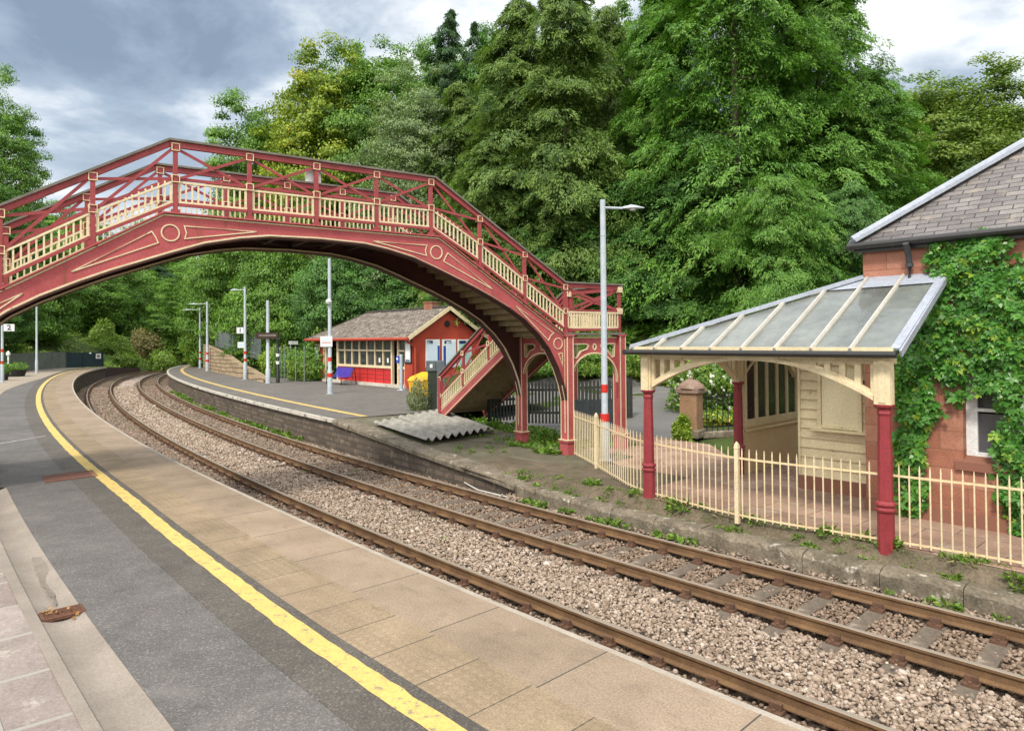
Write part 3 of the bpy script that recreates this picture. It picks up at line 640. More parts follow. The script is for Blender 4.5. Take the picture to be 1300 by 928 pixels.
# ramp coping, ramp surface, low kerb
rr = np.random.default_rng(21)
def ke(y): return 4.30+.26*float(sstep(y, 11.5, 15.5))
def kerb_run(name, y0, y1, w, th, mat, joint=1.15, rag=1.):
    mb = MB(); y = y0
    while y < y1:
        ye = min(y_at(clen(y)+joint*rr.uniform(.8, 1.25)), y1); j = rr.normal(0, .014*rag, 2); jz = rr.normal(0, .010*rag)
        n = 9; prof = lambda yy: [(ke(yy)+j[0], zk(yy)-th), (ke(yy)+j[0]+rr.normal(0, .014*rag), zk(yy)-.07+rr.normal(0, .02*rag)), (ke(yy)+j[0]+.05+rr.normal(0, .018*rag), zk(yy)+jz-.01+rr.normal(0, .012*rag)), (ke(yy)+w/2, zk(yy)+jz+.01+rr.normal(0, .010*rag)), (ke(yy)+w+j[1], zk(yy)+jz+rr.normal(0, .010*rag)), (ke(yy)+w+j[1], zk(yy)-th)]
        vs = []; st = np.linspace(y+.006, ye-.004, n)
        for yy in st:
            for o, z in prof(yy):
                a = cpt(yy, o); vs.append((a[0], a[1], z))
        m = 6; fs = [(i*m+k, (i+1)*m+k, (i+1)*m+(k+1) % m, i*m+(k+1) % m) for i in range(n-1) for k in range(m)]+[tuple(range(m)), tuple((n-1)*m+k for k in range(m))[::-1]]
        mb.add(vs, fs); y = ye
    return mb.build(name, mat, kind='structure')
kerb_run('ramp_kerb', 13.8, 22.0, .60, .17, 'kerb', 1.9, .5)
kerb_run('low_kerb', -8, 13.8, .40, .6, 'kerb', 1.0, .8)
ribbon('ramp_surface', yr(13.6, 22.1, .3), E1+.6, E1+4.2, lambda y, o: max(zk(y)-.02, .12+.25*min(max((o-E1-.5)/1.2, 0), 1))+.012*math.sin(3*y+2*o), 'rampmoss', n=10)
def vz(y, o):
    d = o-ke(y); return .135+.225*float(sstep(d, .38, .64))+.018*math.sin(5.3*y+o)*math.sin(7*o+y)*(d < .66)*(d > .3)
ribbon('verge', yr(-8, 15.6, .15), 4.5, 7.4, lambda y, o: max(vz(y, o), zk(y)-.05 if o < 5.6 else 0) , 'soil', n=26)

# ================================================================== FOOTBRIDGE  (local x along the span, y along the track away, z up)
BA = R(34.3); L1 = Vector((1.533, 19.744, 0)); AX = Vector((math.cos(BA), math.sin(BA), 0)); WX = Vector((-math.sin(BA), math.cos(BA), 0))
br = thing('footbridge', 'red and cream arched iron footbridge with lattice parapets spanning the tracks', 'footbridge', L1, BA)
W = 2.3; K0, K1 = -4.1, -10.42; SL = .62
def zg(a): return 6.32-SL*max(0, a-K0) if a > K0 else (6.32-SL*max(0, K1-a))
def ztp(a):
    a0, a1 = -4.22, -10.32
    return 7.83-.593*max(0, a-a0) if a > a0 else 7.83-.593*max(0, a1-a)
AD = [0, 1.1, 1.7, 2.4, 3.03, 4.1, 4.64, 5.25, 5.75, 6.24, 6.6, 6.9, 7.1, 7.22, 7.26]; AZ = [6.03, 6.0, 5.91, 5.75, 5.52, 5.1, 4.86, 4.56, 4.26, 3.84, 3.42, 2.9, 2.4, 1.9, .8]
def za(a): return float(np.interp(abs(a+7.25), AD, AZ))
NP = [0, -1.43, -2.88, -4.33, -5.80, -7.27, -8.74, -10.2, -11.65, -13.09, -14.5]
aS = np.unique(np.round(np.concatenate([np.linspace(-14.5, 0, 100), -7.25+np.array(AD)*.998, -7.25-np.array(AD)*.998, [K0, K1]]), 3)); aS = aS[(aS >= -14.5) & (aS <= 0.0)]
for ti, t0 in enumerate((0, W)):
    sg = -1 if ti == 0 else 1
    # web plate
    out = [(a, zg(a)) for a in aS]+[(a, min(za(a), zg(a)-.05)) for a in aS[::-1]]
    mb = MB(); mb.plate(out, [], (0, t0, 0), (1, 0, 0), (0, 0, 1), .05); web = mb.build('arch_girder', 'red', br)
    it = t0+(.03 if ti == 0 else -.03); mb = MB(); mb.plate([(a, z+.03 if i >= len(aS) else z-.04) for i, (a, z) in enumerate(out)], [], (0, it, 0), (1, 0, 0), (0, 0, 1), .008); mb.build('inner_skin', 'dark_red_brown', web)  # thin dark red brown skin over the inner face of the web
    # soffit flange + top flange
    mb = MB()
    def band(zf, th, t0, t1, pts):
        vs = []
        for a in pts: vs += [(a, t0, zf(a)), (a, t1, zf(a)), (a, t1, zf(a)+th), (a, t0, zf(a)+th)]
        n = len(pts); mb.add(vs, [(i*4+k, i*4+(k+1) % 4, (i+1)*4+(k+1) % 4, (i+1)*4+k) for i in range(n-1) for k in range(4)])
    A2 = [a for a in aS if za(a) > 1.95]
    band(lambda a: za(a)-.035, .035, t0-.15, t0+.15, A2); mb.build('soffit_flange', 'dark_red_brown', web); mb = MB(); band(lambda a: zg(a), .03, t0-.10, t0+.10, list(aS)); mb.build('girder_flange', 'red', web)
    # cream mouldings on both faces
    for face, fn in ((t0-.027, 1), (t0+.027, -1)):
        O = (0, face, 0); u, v = ((1, 0, 0), (0, 0, 1)); mb = MB(); out_ = .006*1
        pr = lambda pts, w=.022: mb.strip(pts, w, .03, O, u, v, .0)
        inner = (ti == 0) == (fn == -1)
        if inner:
            mb.strip([(a, za(a)+.0) for a in A2], .04, .03, (0, t0+(.145 if ti == 0 else -.145), 0), u, v); mb.build('moulding', 'cream', web); continue
        pr([(a, zg(a)-.03) for a in aS if -14.4 < a < -.03], .03)
        pr([(a, za(a)+.03) for a in A2], .036)
        for c in (-10.3, -4.19): pr([(c+.165*math.cos(k*math.pi/12), 5.93+.165*math.sin(k*math.pi/12)) for k in range(25)], .026)
        for s in (1, -1):
            fx = lambda a: a if s == 1 else -14.5-a
            P = lambda l: [(fx(a), z) for a, z in l]
            pr(P([(-4.46, 6.09), (-4.50, 5.95), (-4.47, 5.83), (-5.9, 6.09), (-4.46, 6.09)]))
            pr(P([(-3.86, 5.93), (-3.93, 5.82), (-3.98, 5.71), (-2.5, 5.05), (-3.86, 5.93)]))
            pr(P([(-1.75, 4.62), (-.44, 3.87), (-.55, 3.80), (-.63, 3.66), (-1.75, 4.62)]))
            pr([(fx(-.285+.155*math.cos(k*math.pi/12)), 3.57+.155*math.sin(k*math.pi/12)) for k in range(25)])
            pr(P([(-.27, 3.28), (-.13, 3.30), (-.12, 2.94), (-.27, 3.28)]), .025)
            pr(P([(-.045, 3.70), (-.045, 1.0)]), .022)
        mb.build('moulding', 'cream', web)
    # handrail
    mb = MB(); pk = [(-16.5, ztp(-14.5)), (-14.5, ztp(-14.5)), (-10.32, 7.83), (-4.22, 7.83), (0, ztp(0)), (2.02, ztp(0)+.01)]
    if ti: pk = pk[1:-1]
    for (a, z), (b, y) in zip(pk, pk[1:]): mb.beam((a, t0, z-.075), (b, t0, y-.075), .09, .12)
    hr = mb.build('handrail', 'darkred', br); mb = MB()
    for (a, z), (b, y) in zip(pk, pk[1:]): mb.beam((a, t0, z+.012), (b, t0, y+.008), .18, .045)
    mb.build('rail_cap', 'cap', hr)
    for i, a in enumerate(NP):
        lo = zg(a) if 0 > a > -14.5 else 3.8
        mb = MB(); mb.box((a, t0, (lo+ztp(a)-.12)/2), (.085, .085, ztp(a)-.12-lo)); mb.box((a, t0, lo+.05), (.16, .12, .1)); mb.box((a, t0+.05, (lo+ztp(a))/2-.1), (.03, .04, ztp(a)-lo-.3))
        po = mb.build('post', 'darkred', br)
        for z in (ztp(a)-.13, zg(a)+.73):
            mb = MB(); h = .07
            for s2 in (-1, 1):
                for q in (-1, 1):
                    mb.box((a+q*h, t0+s2*.05, z), (.017, .025, 2*h+.017)); mb.box((a, t0+s2*.05, z+q*h), (2*h-.017, .025, .017))
            mb.build('bracket', 'rust_cream', po)
    for a, b in zip(NP, NP[1:]):
        hi, lo = (a, b)
        A_, B_ = a-.05, b+.05
        mb = MB(); mz = lambda x: zg(x)+.73
        mb.beam((A_, t0-.015, ztp(a)-.16), (B_, t0-.015, mz(b)), .022, .058); mb.beam((B_, t0+.015, ztp(b)-.16), (A_, t0+.015, mz(a)), .022, .058)
        mb.build('cross_brace', 'darkred', br)
        mb = MB(); n = 11 if ti == 0 else 11
        for k in range(n+1):
            x = A_-.03+(B_-A_+.06)*k/n; w = .05 if k in (0, n) else .032
            mb.box((x, t0, zg(x)+.46), (w, .03, .42))
        zA, zB = zg(A_), zg(B_)
        for dz, h in ((.665, .04), (.255, .04)): mb.beam((A_, t0, zA+dz), (B_, t0, zB+dz), .05, h)
        pn = mb.build('baluster_panel', 'cream', br)
        mb = MB(); mb.beam((A_, t0, zA+.205), (B_, t0, zB+.205), .06, .06); mb.beam((A_, t0+.02, zA+.74), (B_, t0+.02, zB+.74), .05, .06); mb.build('panel_rail', 'darkred', pn)
# deck, steps, cross beams
mb = MB(); mb.box(((K0+K1)/2, W/2, 6.28), (K0-K1, W-.1, .06)); 
for a in np.arange(K1+.3, K0, .735): mb.beam((a, .03, 6.18), (a, W-.03, 6.18), .09, .14)
for a, b in ((-10, -7.3), (-7.2, -4.4)):
    mb.beam((a, .1, 6.12), (b, W-.1, 6.12), .04, .04); mb.beam((a, W-.1, 6.15), (b, .1, 6.15), .04, .04)
mb.build('deck', 'darkbrown', br)
for side in (1, -1):
    n = 15
    for k in range(n):
        f = (k+.5)/n; a = K0*(1-f) if side == 1 else -14.5-K0*(1-f)
        z = zg(K0*(1-f))-.09
        mb = MB(); mb.box((a, W/2, z+.02), (.30, W-.12, .05)); mb.box((a+side*-.14, W/2, z+.11), (.03, W-.12, .17)); mb.build('stair_tread', 'riser', br)
# end towers
def tower(x0, x1, floor_to):
    for tx, a in ((0, x0), (W, x0), (0, x1), (W, x1)):
        mb = MB(); z0 = floor_to
        mb.box((a, tx, (3.78+.78)/2), (.20, .30, 3.0)); mb.box((a, tx, 3.80), (.30, .36, .05)); mb.box((a, tx, .76), (.34, .42, .06)); mb.box((a, tx, (.72+z0)/2), (.27, .36, .72-z0))
        lg = mb.build('leg', 'red', br); mb = MB()
        for sx in (-.105, .105):
            for sy in (-.155, .155): mb.beam((a+sx, tx+sy, .80), (a+sx, tx+sy, 3.77), .025, .025)
        mb.box((a, tx, .80), (.36, .44, .025)); mb.build('moulding', 'cream', lg)
        mb = MB()
        for z in np.arange(1.0, 3.7, .28):
            mb.tube([(a+.03, tx-.15, z), (a+.03, tx-.165, z)], .016, 6)
        mb.build('rivets', 'red', lg)
    def arch(O, u, L):
        w = L-.2; cx = L/2; pts = [(.1, 1.9)]
        pts += [(cx-(w/2)*math.cos(k*math.pi/24), 2.35+.90*math.sin(k*math.pi/24)**.9) for k in range(25)]+[(L-.1, 1.9)]
        out = [(.1, 3.76), (.1, 1.9)]+pts[1:-1]+[(L-.1, 1.9), (L-.1, 3.76)]
        oval = [[(.22, 3.55), (.70, 3.55), (.80, 3.50), (.74, 3.40), (.52, 3.34), (.34, 3.14), (.24, 3.16)]]
        oval.append([(L-x, z) for x, z in oval[0][::-1]])
        hole = [(cx+.06*math.cos(k*math.pi/6), 3.46+.09*math.sin(k*math.pi/6)) for k in range(12)]
        mb = MB(); mb.plate(out, oval+[hole], O, u, (0, 0, 1), .05); p = mb.build('arch_panel', 'red', br)
        mb = MB(); no = np.cross(V(*u), V(0, 0, 1))
        for sd in (-.027, .027):
            OO = tuple(V(*O)+no*sd)
            mb.strip([(x, z+.03) for x, z in pts[1:-1]], .04, .03, OO, u, (0, 0, 1)); mb.strip([(.12, 3.74), (L-.12, 3.74)], .035, .03, OO, u, (0, 0, 1))
            for h in oval+[hole]: mb.strip(h+[h[0]], .028, .03, OO, u, (0, 0, 1))
        mb.build('moulding', 'cream', p)
    xa, xb = min(x0, x1), max(x0, x1)
    arch((xa, 0, 0), (1, 0, 0), xb-xa); arch((xa, W, 0), (1, 0, 0), xb-xa); arch((xa, 0, 0), (0, 1, 0), W); arch((xb, 0, 0), (0, 1, 0), W)
    mb = MB(); mb.box(((xa+xb)/2, W/2, 3.845), (xb-xa+.2, W+.3, .07)); mb.build('landing', 'cap', br)
    # landing parapets on the front and the outer end
    xo = x1
    for p, q in (((xa, 0), (xb, 0)), ((xo, 0), (xo, W))):
        P = V(p[0], p[1], 0); Q = V(q[0], q[1], 0); d = (Q-P)/np.linalg.norm(Q-P); pp = P+d*.06; qq = Q-d*.06
        mb = MB(); mb.beam(pp+V(0, .0, 5.17), qq+V(0, 0, 4.56), .022, .07); mb.beam(pp+V(0, 0.01, 4.56), qq+V(0, .01, 5.17), .022, .07); mb.build('cross_brace', 'darkred', br)
        mb = MB(); n = 18
        for k in range(n+1): c = pp+(qq-pp)*k/n; mb.box((c[0], c[1], 4.26), (.04, .04, .44))
        for z in (4.48, 4.04): mb.beam(pp+V(0, 0, z), qq+V(0, 0, z), .05, .05)
        pn = mb.build('baluster_panel', 'cream', br)
        mb = MB(); mb.beam(pp+V(0, 0, 3.98), qq+V(0, 0, 3.98), .06, .05); mb.beam(pp+V(0, 0, 4.54), qq+V(0, 0, 4.54), .06, .05); mb.build('panel_rail', 'darkred', pn)
    mb = MB(); mb.beam((xo, -.05, 5.24), (xo, W+.05, 5.24), .10, .15); hr = mb.build('handrail', 'darkred', br); mb = MB(); mb.beam((xo, -.1, 5.345), (xo, W+.1, 5.345), .20, .05); mb.build('rail_cap', 'cap', hr)
    for tx in (0, W):
        mb = MB(); mb.box((xo, tx, 4.5), (.085, .085, 1.4)); po = mb.build('post', 'darkred', br)
        for z in (5.2, 4.54):
            mb = MB(); mb.box((xo, tx, z), (.18, .15, .18)); mb.box((xo, tx, z), (.19, .16, .05)); mb.build('bracket', 'cream', po)
LX = 2.12
tower(.06, LX, .15); tower(-14.56, -16.6, .9)
# stair flight down to the far platform
SZ0, SZ1, ST0, ST1 = 3.84, .87, W+.1, 7.62
def zs(t): return SZ0+(SZ1-SZ0)*(t-ST0)/(ST1-ST0)
for a in (.03, LX-.06):
    mb = MB(); mb.beam((a, ST0, zs(ST0)-.06), (a, ST1+.14, zs(ST1+.14)-.06), .06, .34); stg = mb.build('stringer', 'red', br)
    mb = MB()
    for s2 in (-.034, .034):
        mb.beam((a+s2, ST0, zs(ST0)+.10), (a+s2, ST1+.14, zs(ST1+.14)+.10), .02, .035); mb.beam((a+s2, ST0, zs(ST0)-.20), (a+s2, ST1+.14, zs(ST1+.14)-.20), .02, .035)
    mb.build('moulding', 'cream', stg)
    mb = MB(); mb.beam((a, ST0-.1, zs(ST0-.1)+1.43), (a, ST1+.1, zs(ST1+.1)+1.43), .1, .14); hr = mb.build('handrail', 'darkred', br)
    mb = MB(); mb.beam((a, ST0-.1, zs(ST0-.1)+1.525), (a, ST1+.1, zs(ST1+.1)+1.525), .19, .05); mb.build('rail_cap', 'cap', hr)
    ts = [ST0, ST0+(ST1-ST0)/3, ST0+2*(ST1-ST0)/3, ST1]
    for t in ts:
        last = t == ts[-1]; w = .16 if last else .085
        mb = MB(); lo = .7 if last else zs(t)+.05; mb.box((a, t, (lo+zs(t)+1.4)/2), (w, w, zs(t)+1.4-lo)); po = mb.build('post', 'darkred', br)
        for z in (zs(t)+1.36, zs(t)+.72):
            mb = MB()
            for sx in (-1, 1):
                for q in (-1, 1): mb.box((a+sx*.06, t+q*.07, z), (.03, .03, .17)); mb.box((a+sx*.06, t, z+q*.07), (.03, .11, .03))
            mb.build('bracket', 'cream', po)
    for p, q in zip(ts, ts[1:]):
        p_, q_ = p+.06, q-.06; mb = MB(); mb.beam((a, p_, zs(p_)+1.36), (a, q_, zs(q_)+.74), .02, .07); mb.beam((a, p_, zs(p_)+.74), (a, q_, zs(q_)+1.34), .02, .07); mb.build('cross_brace', 'darkred', br)
        mb = MB(); n = 12
        for k in range(n+1): t = p_+(q_-p_)*k/n; mb.box((a, t, zs(t)+.43), (.03, .05 if k in (0, n) else .035, .46))
        for dz in (.66, .20): mb.beam((a, p_, zs(p_)+dz), (a, q_, zs(q_)+dz), .05, .045)
        pn = mb.build('baluster_panel', 'cream', br); mb = MB(); mb.beam((a, p_, zs(p_)+.72), (a, q_, zs(q_)+.72), .05, .05); mb.build('panel_rail', 'darkred', pn)
n = 17
for k in range(n):
    t = ST0+(ST1-ST0)*(k+.5)/n; z = zs(t); mb = MB(); mb.box((LX/2, t, z), (LX-.16, .33, .05)); mb.box((LX/2, t-.15, z+.09), (LX-.16, .03, .17)); mb.build('stair_tread', 'riser', br)
# old timber boarding under the stair and left stairs (outside the picture)
# white plate hanging on the bridge
def bw(a, t, z): return L1+AX*a+WX*t+Vector((0, 0, z))
c = bw(-7.30, .12, 7.52); mb = MB(); mb.box((0, 0, 0), (.36, .03, .32)); p = mb.build('sign_plate', 'white', bevel=.005); p.location = c; p.rotation_euler = (0, 0, BA)
tag(p, 'blank white plate fixed behind a post high on the footbridge', 'sign')

# ================================================================== STATION FRAME  (local x = m along the platform towards the camera, y = n away from the track)
MX = Vector((.669, -.743, 0)); NX = Vector((.743, .669, 0)); SA = math.atan2(-.743, .669)
ZG = .35
def S(m, n, z=0): return MX*m+NX*n+Vector((0, 0, z))
def S_inv(P): return P.x*.669-P.y*.743, P.x*.743+P.y*.669
# paving under the canopy and beside the house
mb = MB(); pts = [(-9.3, 11.70), (6, 11.9), (6, 15.2), (-5.2, 15.2), (-6.6, 18.4), (-9.4, 18.4)]
sv = [S(m, n, .365) for m, n in pts]; tr = tessellate_polygon([[Vector((m, n, 0)) for m, n in pts]])
mb.add([tuple(p) for p in sv], [tuple(t) for t in tr], pts); mb.build('paving', 'flags', kind='structure')

cp = thing('platform_canopy', 'glazed lean-to canopy with cream arched timber frame against the ivy covered stone house', 'canopy', S(-8.79, 11.76, ZG), SA)
def cl(m, n, z): return (m+8.79, n-11.76, z-ZG)
COLS = [(-8.79, 11.76), (-4.14, 11.70), (-8.78, 15.36)]
for m, n in COLS:
    mb = MB(); x, y, _ = cl(m, n, 0)
    mb.lathe((x, y, 0), [(.125, -.3), (.125, .56), (.15, .58), (.155, .61), (.13, .635), (.13, .655), (.155, .68), (.15, .71), (.115, .74), (.108, 1.4), (.095, 2.08), (.10, 2.1), (.112, 2.13), (.10, 2.16), (.10, 2.19), (.15, 2.235), (.155, 2.27), (.12, 2.27)], 8, R(22.5))
    mb.build('column', 'col_red', cp)
def spandrel(m0, n0, m1, n1, ends=(1, 1), name='arched_brace'):
    P = V(*cl(m0, n0, 0)); Q = V(*cl(m1, n1, 0)); P[2] = Q[2] = 0; L = np.linalg.norm(Q-P); u = (Q-P)/L
    zb, zt, zc = 2.27, 3.04, 2.93
    lo = lambda x: zb+.06+(zc-zb-.06)*(1-abs((x-L/2)/(L/2-.14))**2.1)
    xs = np.linspace(.14, L-.14, 41)
    out = [(-.13, zt), (-.13, zb), (.14, zb)]+[(x, lo(x)) for x in xs]+[(L-.14, zb), (L+.13, zb), (L+.13, zt)]
    holes = []
    n = 8
    for k in range(n):
        x0 = .19+k*(L/2-.35)/n; x1 = x0+(L/2-.35)/n*.60
        zl0, zl1 = lo(x0)+.13, lo(x1)+.13; zh = zt-.13
        if zh-max(zl0, zl1) > .03:
            h = [(x0, zh), (x0, zl0), (x1, zl1), (x1, zh)]
            holes += [h, [(L-a, b) for a, b in h[::-1]]]
    mb = MB(); mb.plate(out, holes, P, u, (0, 0, 1), .07); o = mb.build(name, 'cream', cp); mb = MB()
    w = np.cross(u, V(0, 0, 1))
    vs = []
    for x in xs:
        for s in (-.07, .07):
            for dz in (0, .07): c = P+u*x+w*s; vs.append((c[0], c[1], lo(x)+dz-.004))
    mb.add(vs, [f for i in range(len(xs)-1) for f in ((i*4, i*4+2, i*4+6, i*4+4), (i*4, i*4+4, i*4+5, i*4+1), (i*4+1, i*4+5, i*4+7, i*4+3), (i*4+2, i*4+3, i*4+7, i*4+6))])
    for x in (0, L):
        c = P+u*x; mb.box((c[0], c[1], (zb+zt)/2), (.25, .17, zt-zb+.01), math.atan2(u[1], u[0])); 
        for s in (-.09, .09): cc = c+w*s; mb.box((cc[0], cc[1], (zb+zt)/2), (.10, .02, zt-zb-.06), math.atan2(u[1], u[0]))
    c = (P+P+u*L)/2; mb.beam((P+u*-.1)+V(0, 0, zt-.03), (P+u*(L+.1))+V(0, 0, zt-.03), .13, .09)
    mb.build('moulding', 'cream', o)
spandrel(-8.79, 11.76, -4.14, 11.70); spandrel(-8.79, 11.76, -8.78, 15.36); spandrel(-8.78, 15.36, -8.66, 18.2)
# roof: front slope (hipped at the left), left slope
ev = 3.47; A0 = cl(-9.05, 11.50, ev); A1 = cl(-3.92, 11.50, ev); T0 = cl(-5.3, 13.97, 4.80); T1 = cl(-3.92, 13.97, 4.80); A2 = cl(-9.05, 18.2, ev); T2 = cl(-5.3, 18.2, 4.80)
A0, A1, T0, T1, A2, T2 = [V(*p) for p in (A0, A1, T0, T1, A2, T2)]
nb = 8; fr = [(k/nb)**1.0 for k in range(nb+1)]
def slope_top(x): # front slope: height parameter where a bar starting at eave x ends
    if x >= T0[0]: return 1.
    return (x-A0[0])/(T0[0]-A0[0])
def fpt(x, q): return V(x, A0[1]+(T0[1]-A0[1])*q, A0[2]+(T0[2]-A0[2])*q)
xs = [A0[0]+(A1[0]-A0[0])*f for f in fr]; nrm_ = np.cross(V(1, 0, 0), fpt(0, 1)-fpt(0, 0)); nrm_ /= np.linalg.norm(nrm_)
for a, b in zip(xs, xs[1:]):
    mb = MB(); ta, tb = slope_top(a+1e-4), slope_top(b); pts = [fpt(a, 0), fpt(b, 0), fpt(b, tb)]
    if a < T0[0] < b: pts.append(fpt(T0[0], 1))
    pts.append(fpt(a, max(ta, .002)))
    n = len(pts); lo = [p-nrm_*.012 for p in pts]; mb.add(pts+lo, [tuple(range(n)), tuple(range(n, 2*n))[::-1]]+[(i, n+i, n+(i+1) % n, (i+1) % n) for i in range(n)]); mb.build('glass_pane', 'roofglass', cp)
for a in xs[1:-1]:
    mb = MB(); p, q = fpt(a, -.01), fpt(a, slope_top(a)); mb.beam(p+nrm_*.03, q+nrm_*.03, .055, .045, up=nrm_); mb.beam(p-nrm_*.05, q-nrm_*.05, .05, .08, up=nrm_); mb.beam(p+nrm_*.062, q+nrm_*.062, .03, .02, up=nrm_); mb.build('glazing_bar', 'bar', cp)
for k in range(6): # left slope
    y0, y1 = A0[1]+(A2[1]-A0[1])*k/6, A0[1]+(A2[1]-A0[1])*(k+1)/6
    def lp(y, q): return V(A0[0]+(T0[0]-A0[0])*q, y, A0[2]+(T0[2]-A0[2])*q)
    tp = lambda y: min(1., (y-A0[1])/(T0[1]-A0[1]))
    pts = [lp(y0, 0), lp(y0, max(tp(y0), .002))]
    if y0 < T0[1] < y1: pts.append(lp(T0[1], 1))
    pts += [lp(y1, tp(y1)), lp(y1, 0)]; mb = MB(); mb.add(pts, [tuple(range(len(pts)))]); mb.build('glass_pane', 'roofglass', cp)
    if k: mb = MB(); mb.beam(lp(y0, 0)+V(0, 0, .03), lp(y0, tp(y0))+V(0, 0, .03), .06, .05); mb.build('glazing_bar', 'bar', cp)
mb = MB(); mb.beam(A0+V(0, 0, .04), T0+V(0, 0, .04), .20, .05); mb.beam(A0+V(0, 0, .075), T0+V(0, 0, .075), .07, .05); mb.build('hip_flashing', 'lead', cp)
mb = MB(); mb.beam(A1+V(.02, 0, .03), T1+V(.02, 0, .03), .13, .04, up=nrm_); mb.beam(A1+V(.10, 0, -.04), T1+V(.085, 0, -.02), .03, .11, up=nrm_); mb.build('verge_flashing', 'lead', cp)
mb = MB(); q = fpt(0, .80)-fpt(0, 0)
mb.add([fpt(T0[0]-.55, .835)+nrm_*.03, fpt(T1[0]+.02, .865)+nrm_*.03, fpt(T1[0]+.02, 1.06)+nrm_*.03, fpt(T0[0], 1.06)+nrm_*.03], [(0, 1, 2, 3)]); mb.beam(fpt(T0[0], 1.03)+V(0, 0, .06), fpt(T1[0], 1.03)+V(0, 0, .06), .06, .16); mb.build('wall_flashing', 'lead', cp)
mb = MB()
for p, q in ((A0, A1), (A0, A2)):
    d = (q-p)/np.linalg.norm(q-p); o_ = V(d[1], -d[0], 0)*.07*(1 if p is A0 and q is A1 else -1); mb.tube([p+o_-d*.12+V(0, 0, -.055), q+o_+d*.06+V(0, 0, -.055)], .055, 10)
mb.build('gutter', 'gutterblack', cp)
mb = MB(); mb.beam(fpt(A0[0], .0)+V(0, .02, .03), fpt(A1[0], 0)+V(0, .02, .03), .10, .06); mb.build('eave_board', 'cream', cp)
mb = MB(); mb.beam((A0[0]+.2, .1, 2.98), (A1[0]-.1, .1, 2.98), .12, .12); mb.beam((.05, 0, 2.98), (.05, A2[1], 2.98), .1, .12); mb.build('wall_plate', 'cream', cp)

# glazed screen at the far end of the canopy
sc = thing('glazed_screen', 'cream panelled screen with tall glass panes behind the middle red column', 'screen', S(-8.72, 15.55, ZG), SA)
Ls = 2.75
mb = MB(); mb.box((0, Ls/2, .57), (.05, Ls, 1.16)); mb.build('lower_panel', pm('panel_cream', (.66, .50, .30), (.58, .42, .24), 1.2, .6, .1, 30), sc)
mb = MB(); mb.box((0, Ls/2, 1.23), (.09, Ls, .18)); mb.box((.01, Ls/2, 1.05), (.10, Ls, .04)); mb.box((0, Ls/2, 3.0), (.09, Ls, .14))
for k in range(6): mb.box((0, .03+(Ls-.06)*k/5, 2.1), (.08, .085, 1.68))
mb.build('frame', 'cream', sc)
for k in range(5):
    mb = MB(); mb.box((0, .03+(Ls-.06)*(k+.5)/5, 2.11), (.006, (Ls-.06)/5-.085, 1.62)); mb.build('glass_pane', 'glass', sc)

# weatherboard kiosk
ko = S(-7.03, 14.9, ZG); kk = thing('weatherboard_kiosk', 'cream weatherboarded ticket kiosk with boarded-over window under the canopy', 'kiosk', ko, SA)
Wk = 1.78; Hk = 3.25; Dk = 3.3
mb = MB(); mb.box((Wk/2, Dk/2+.03, Hk/2+.15), (Wk, Dk, Hk-.3)); mb.build('core', 'cream', kk)
mb = MB(); mb.box((Wk/2, Dk/2-.02, .14), (Wk+.04, Dk+.04, .34)); mb.build('base_course', 'sandstone', kk)
WB0, WB1, WZ0, WZ1 = .46, 1.30, 1.40, 2.78
mb = MB(); nbd = 14; z0 = .30; hb = (Hk-.3)/nbd
def board(x0, x1, z):
    mb.add([(x0, .03, z+hb), (x1, .03, z+hb), (x1, -.004, z), (x0, -.004, z), (x0, .03, z), (x1, .03, z)], [(0, 1, 2, 3), (3, 2, 5, 4)])
for k in range(nbd): board(0, Wk, z0+k*hb)
mb.build('weatherboards', 'cream', kk)
mb = MB(); mb.box((0.0, .01, Hk/2+.15), (.05, .06, Hk-.3)); mb.build('corner_board', 'cream', kk)
mb = MB(); mb.box(((WB0+WB1)/2, -.02, (WZ0+WZ1)/2), (WB1-WB0-.10, .02, WZ1-WZ0-.1)); wn = mb.build('boarded_window', pm('window_board_cream', (.74, .64, .44), (.68, .58, .39), 1., .5, .04, 30), kk)
mb = MB()
for x in (WB0, WB1): mb.box((x, -.025, (WZ0+WZ1)/2), (.08, .06, WZ1-WZ0+.08))
mb.box(((WB0+WB1)/2, -.025, WZ1), (WB1-WB0-.08, .06, .08)); mb.box(((WB0+WB1)/2, -.03, WZ0+.02), (WB1-WB0-.08, .05, .06)); mb.build('frame', 'cream', wn)
mb = MB(); mb.box(((WB0+WB1)/2, -.06, WZ0-.05), (WB1-WB0+.32, .16, .05)); mb.build('sill', 'sill', wn)
mb = MB(); mb.beam((1.36, -.03, 2.42), (1.56, -.03, 2.38), .03, .06); mb.build('hook_plate', 'rustiron', kk)

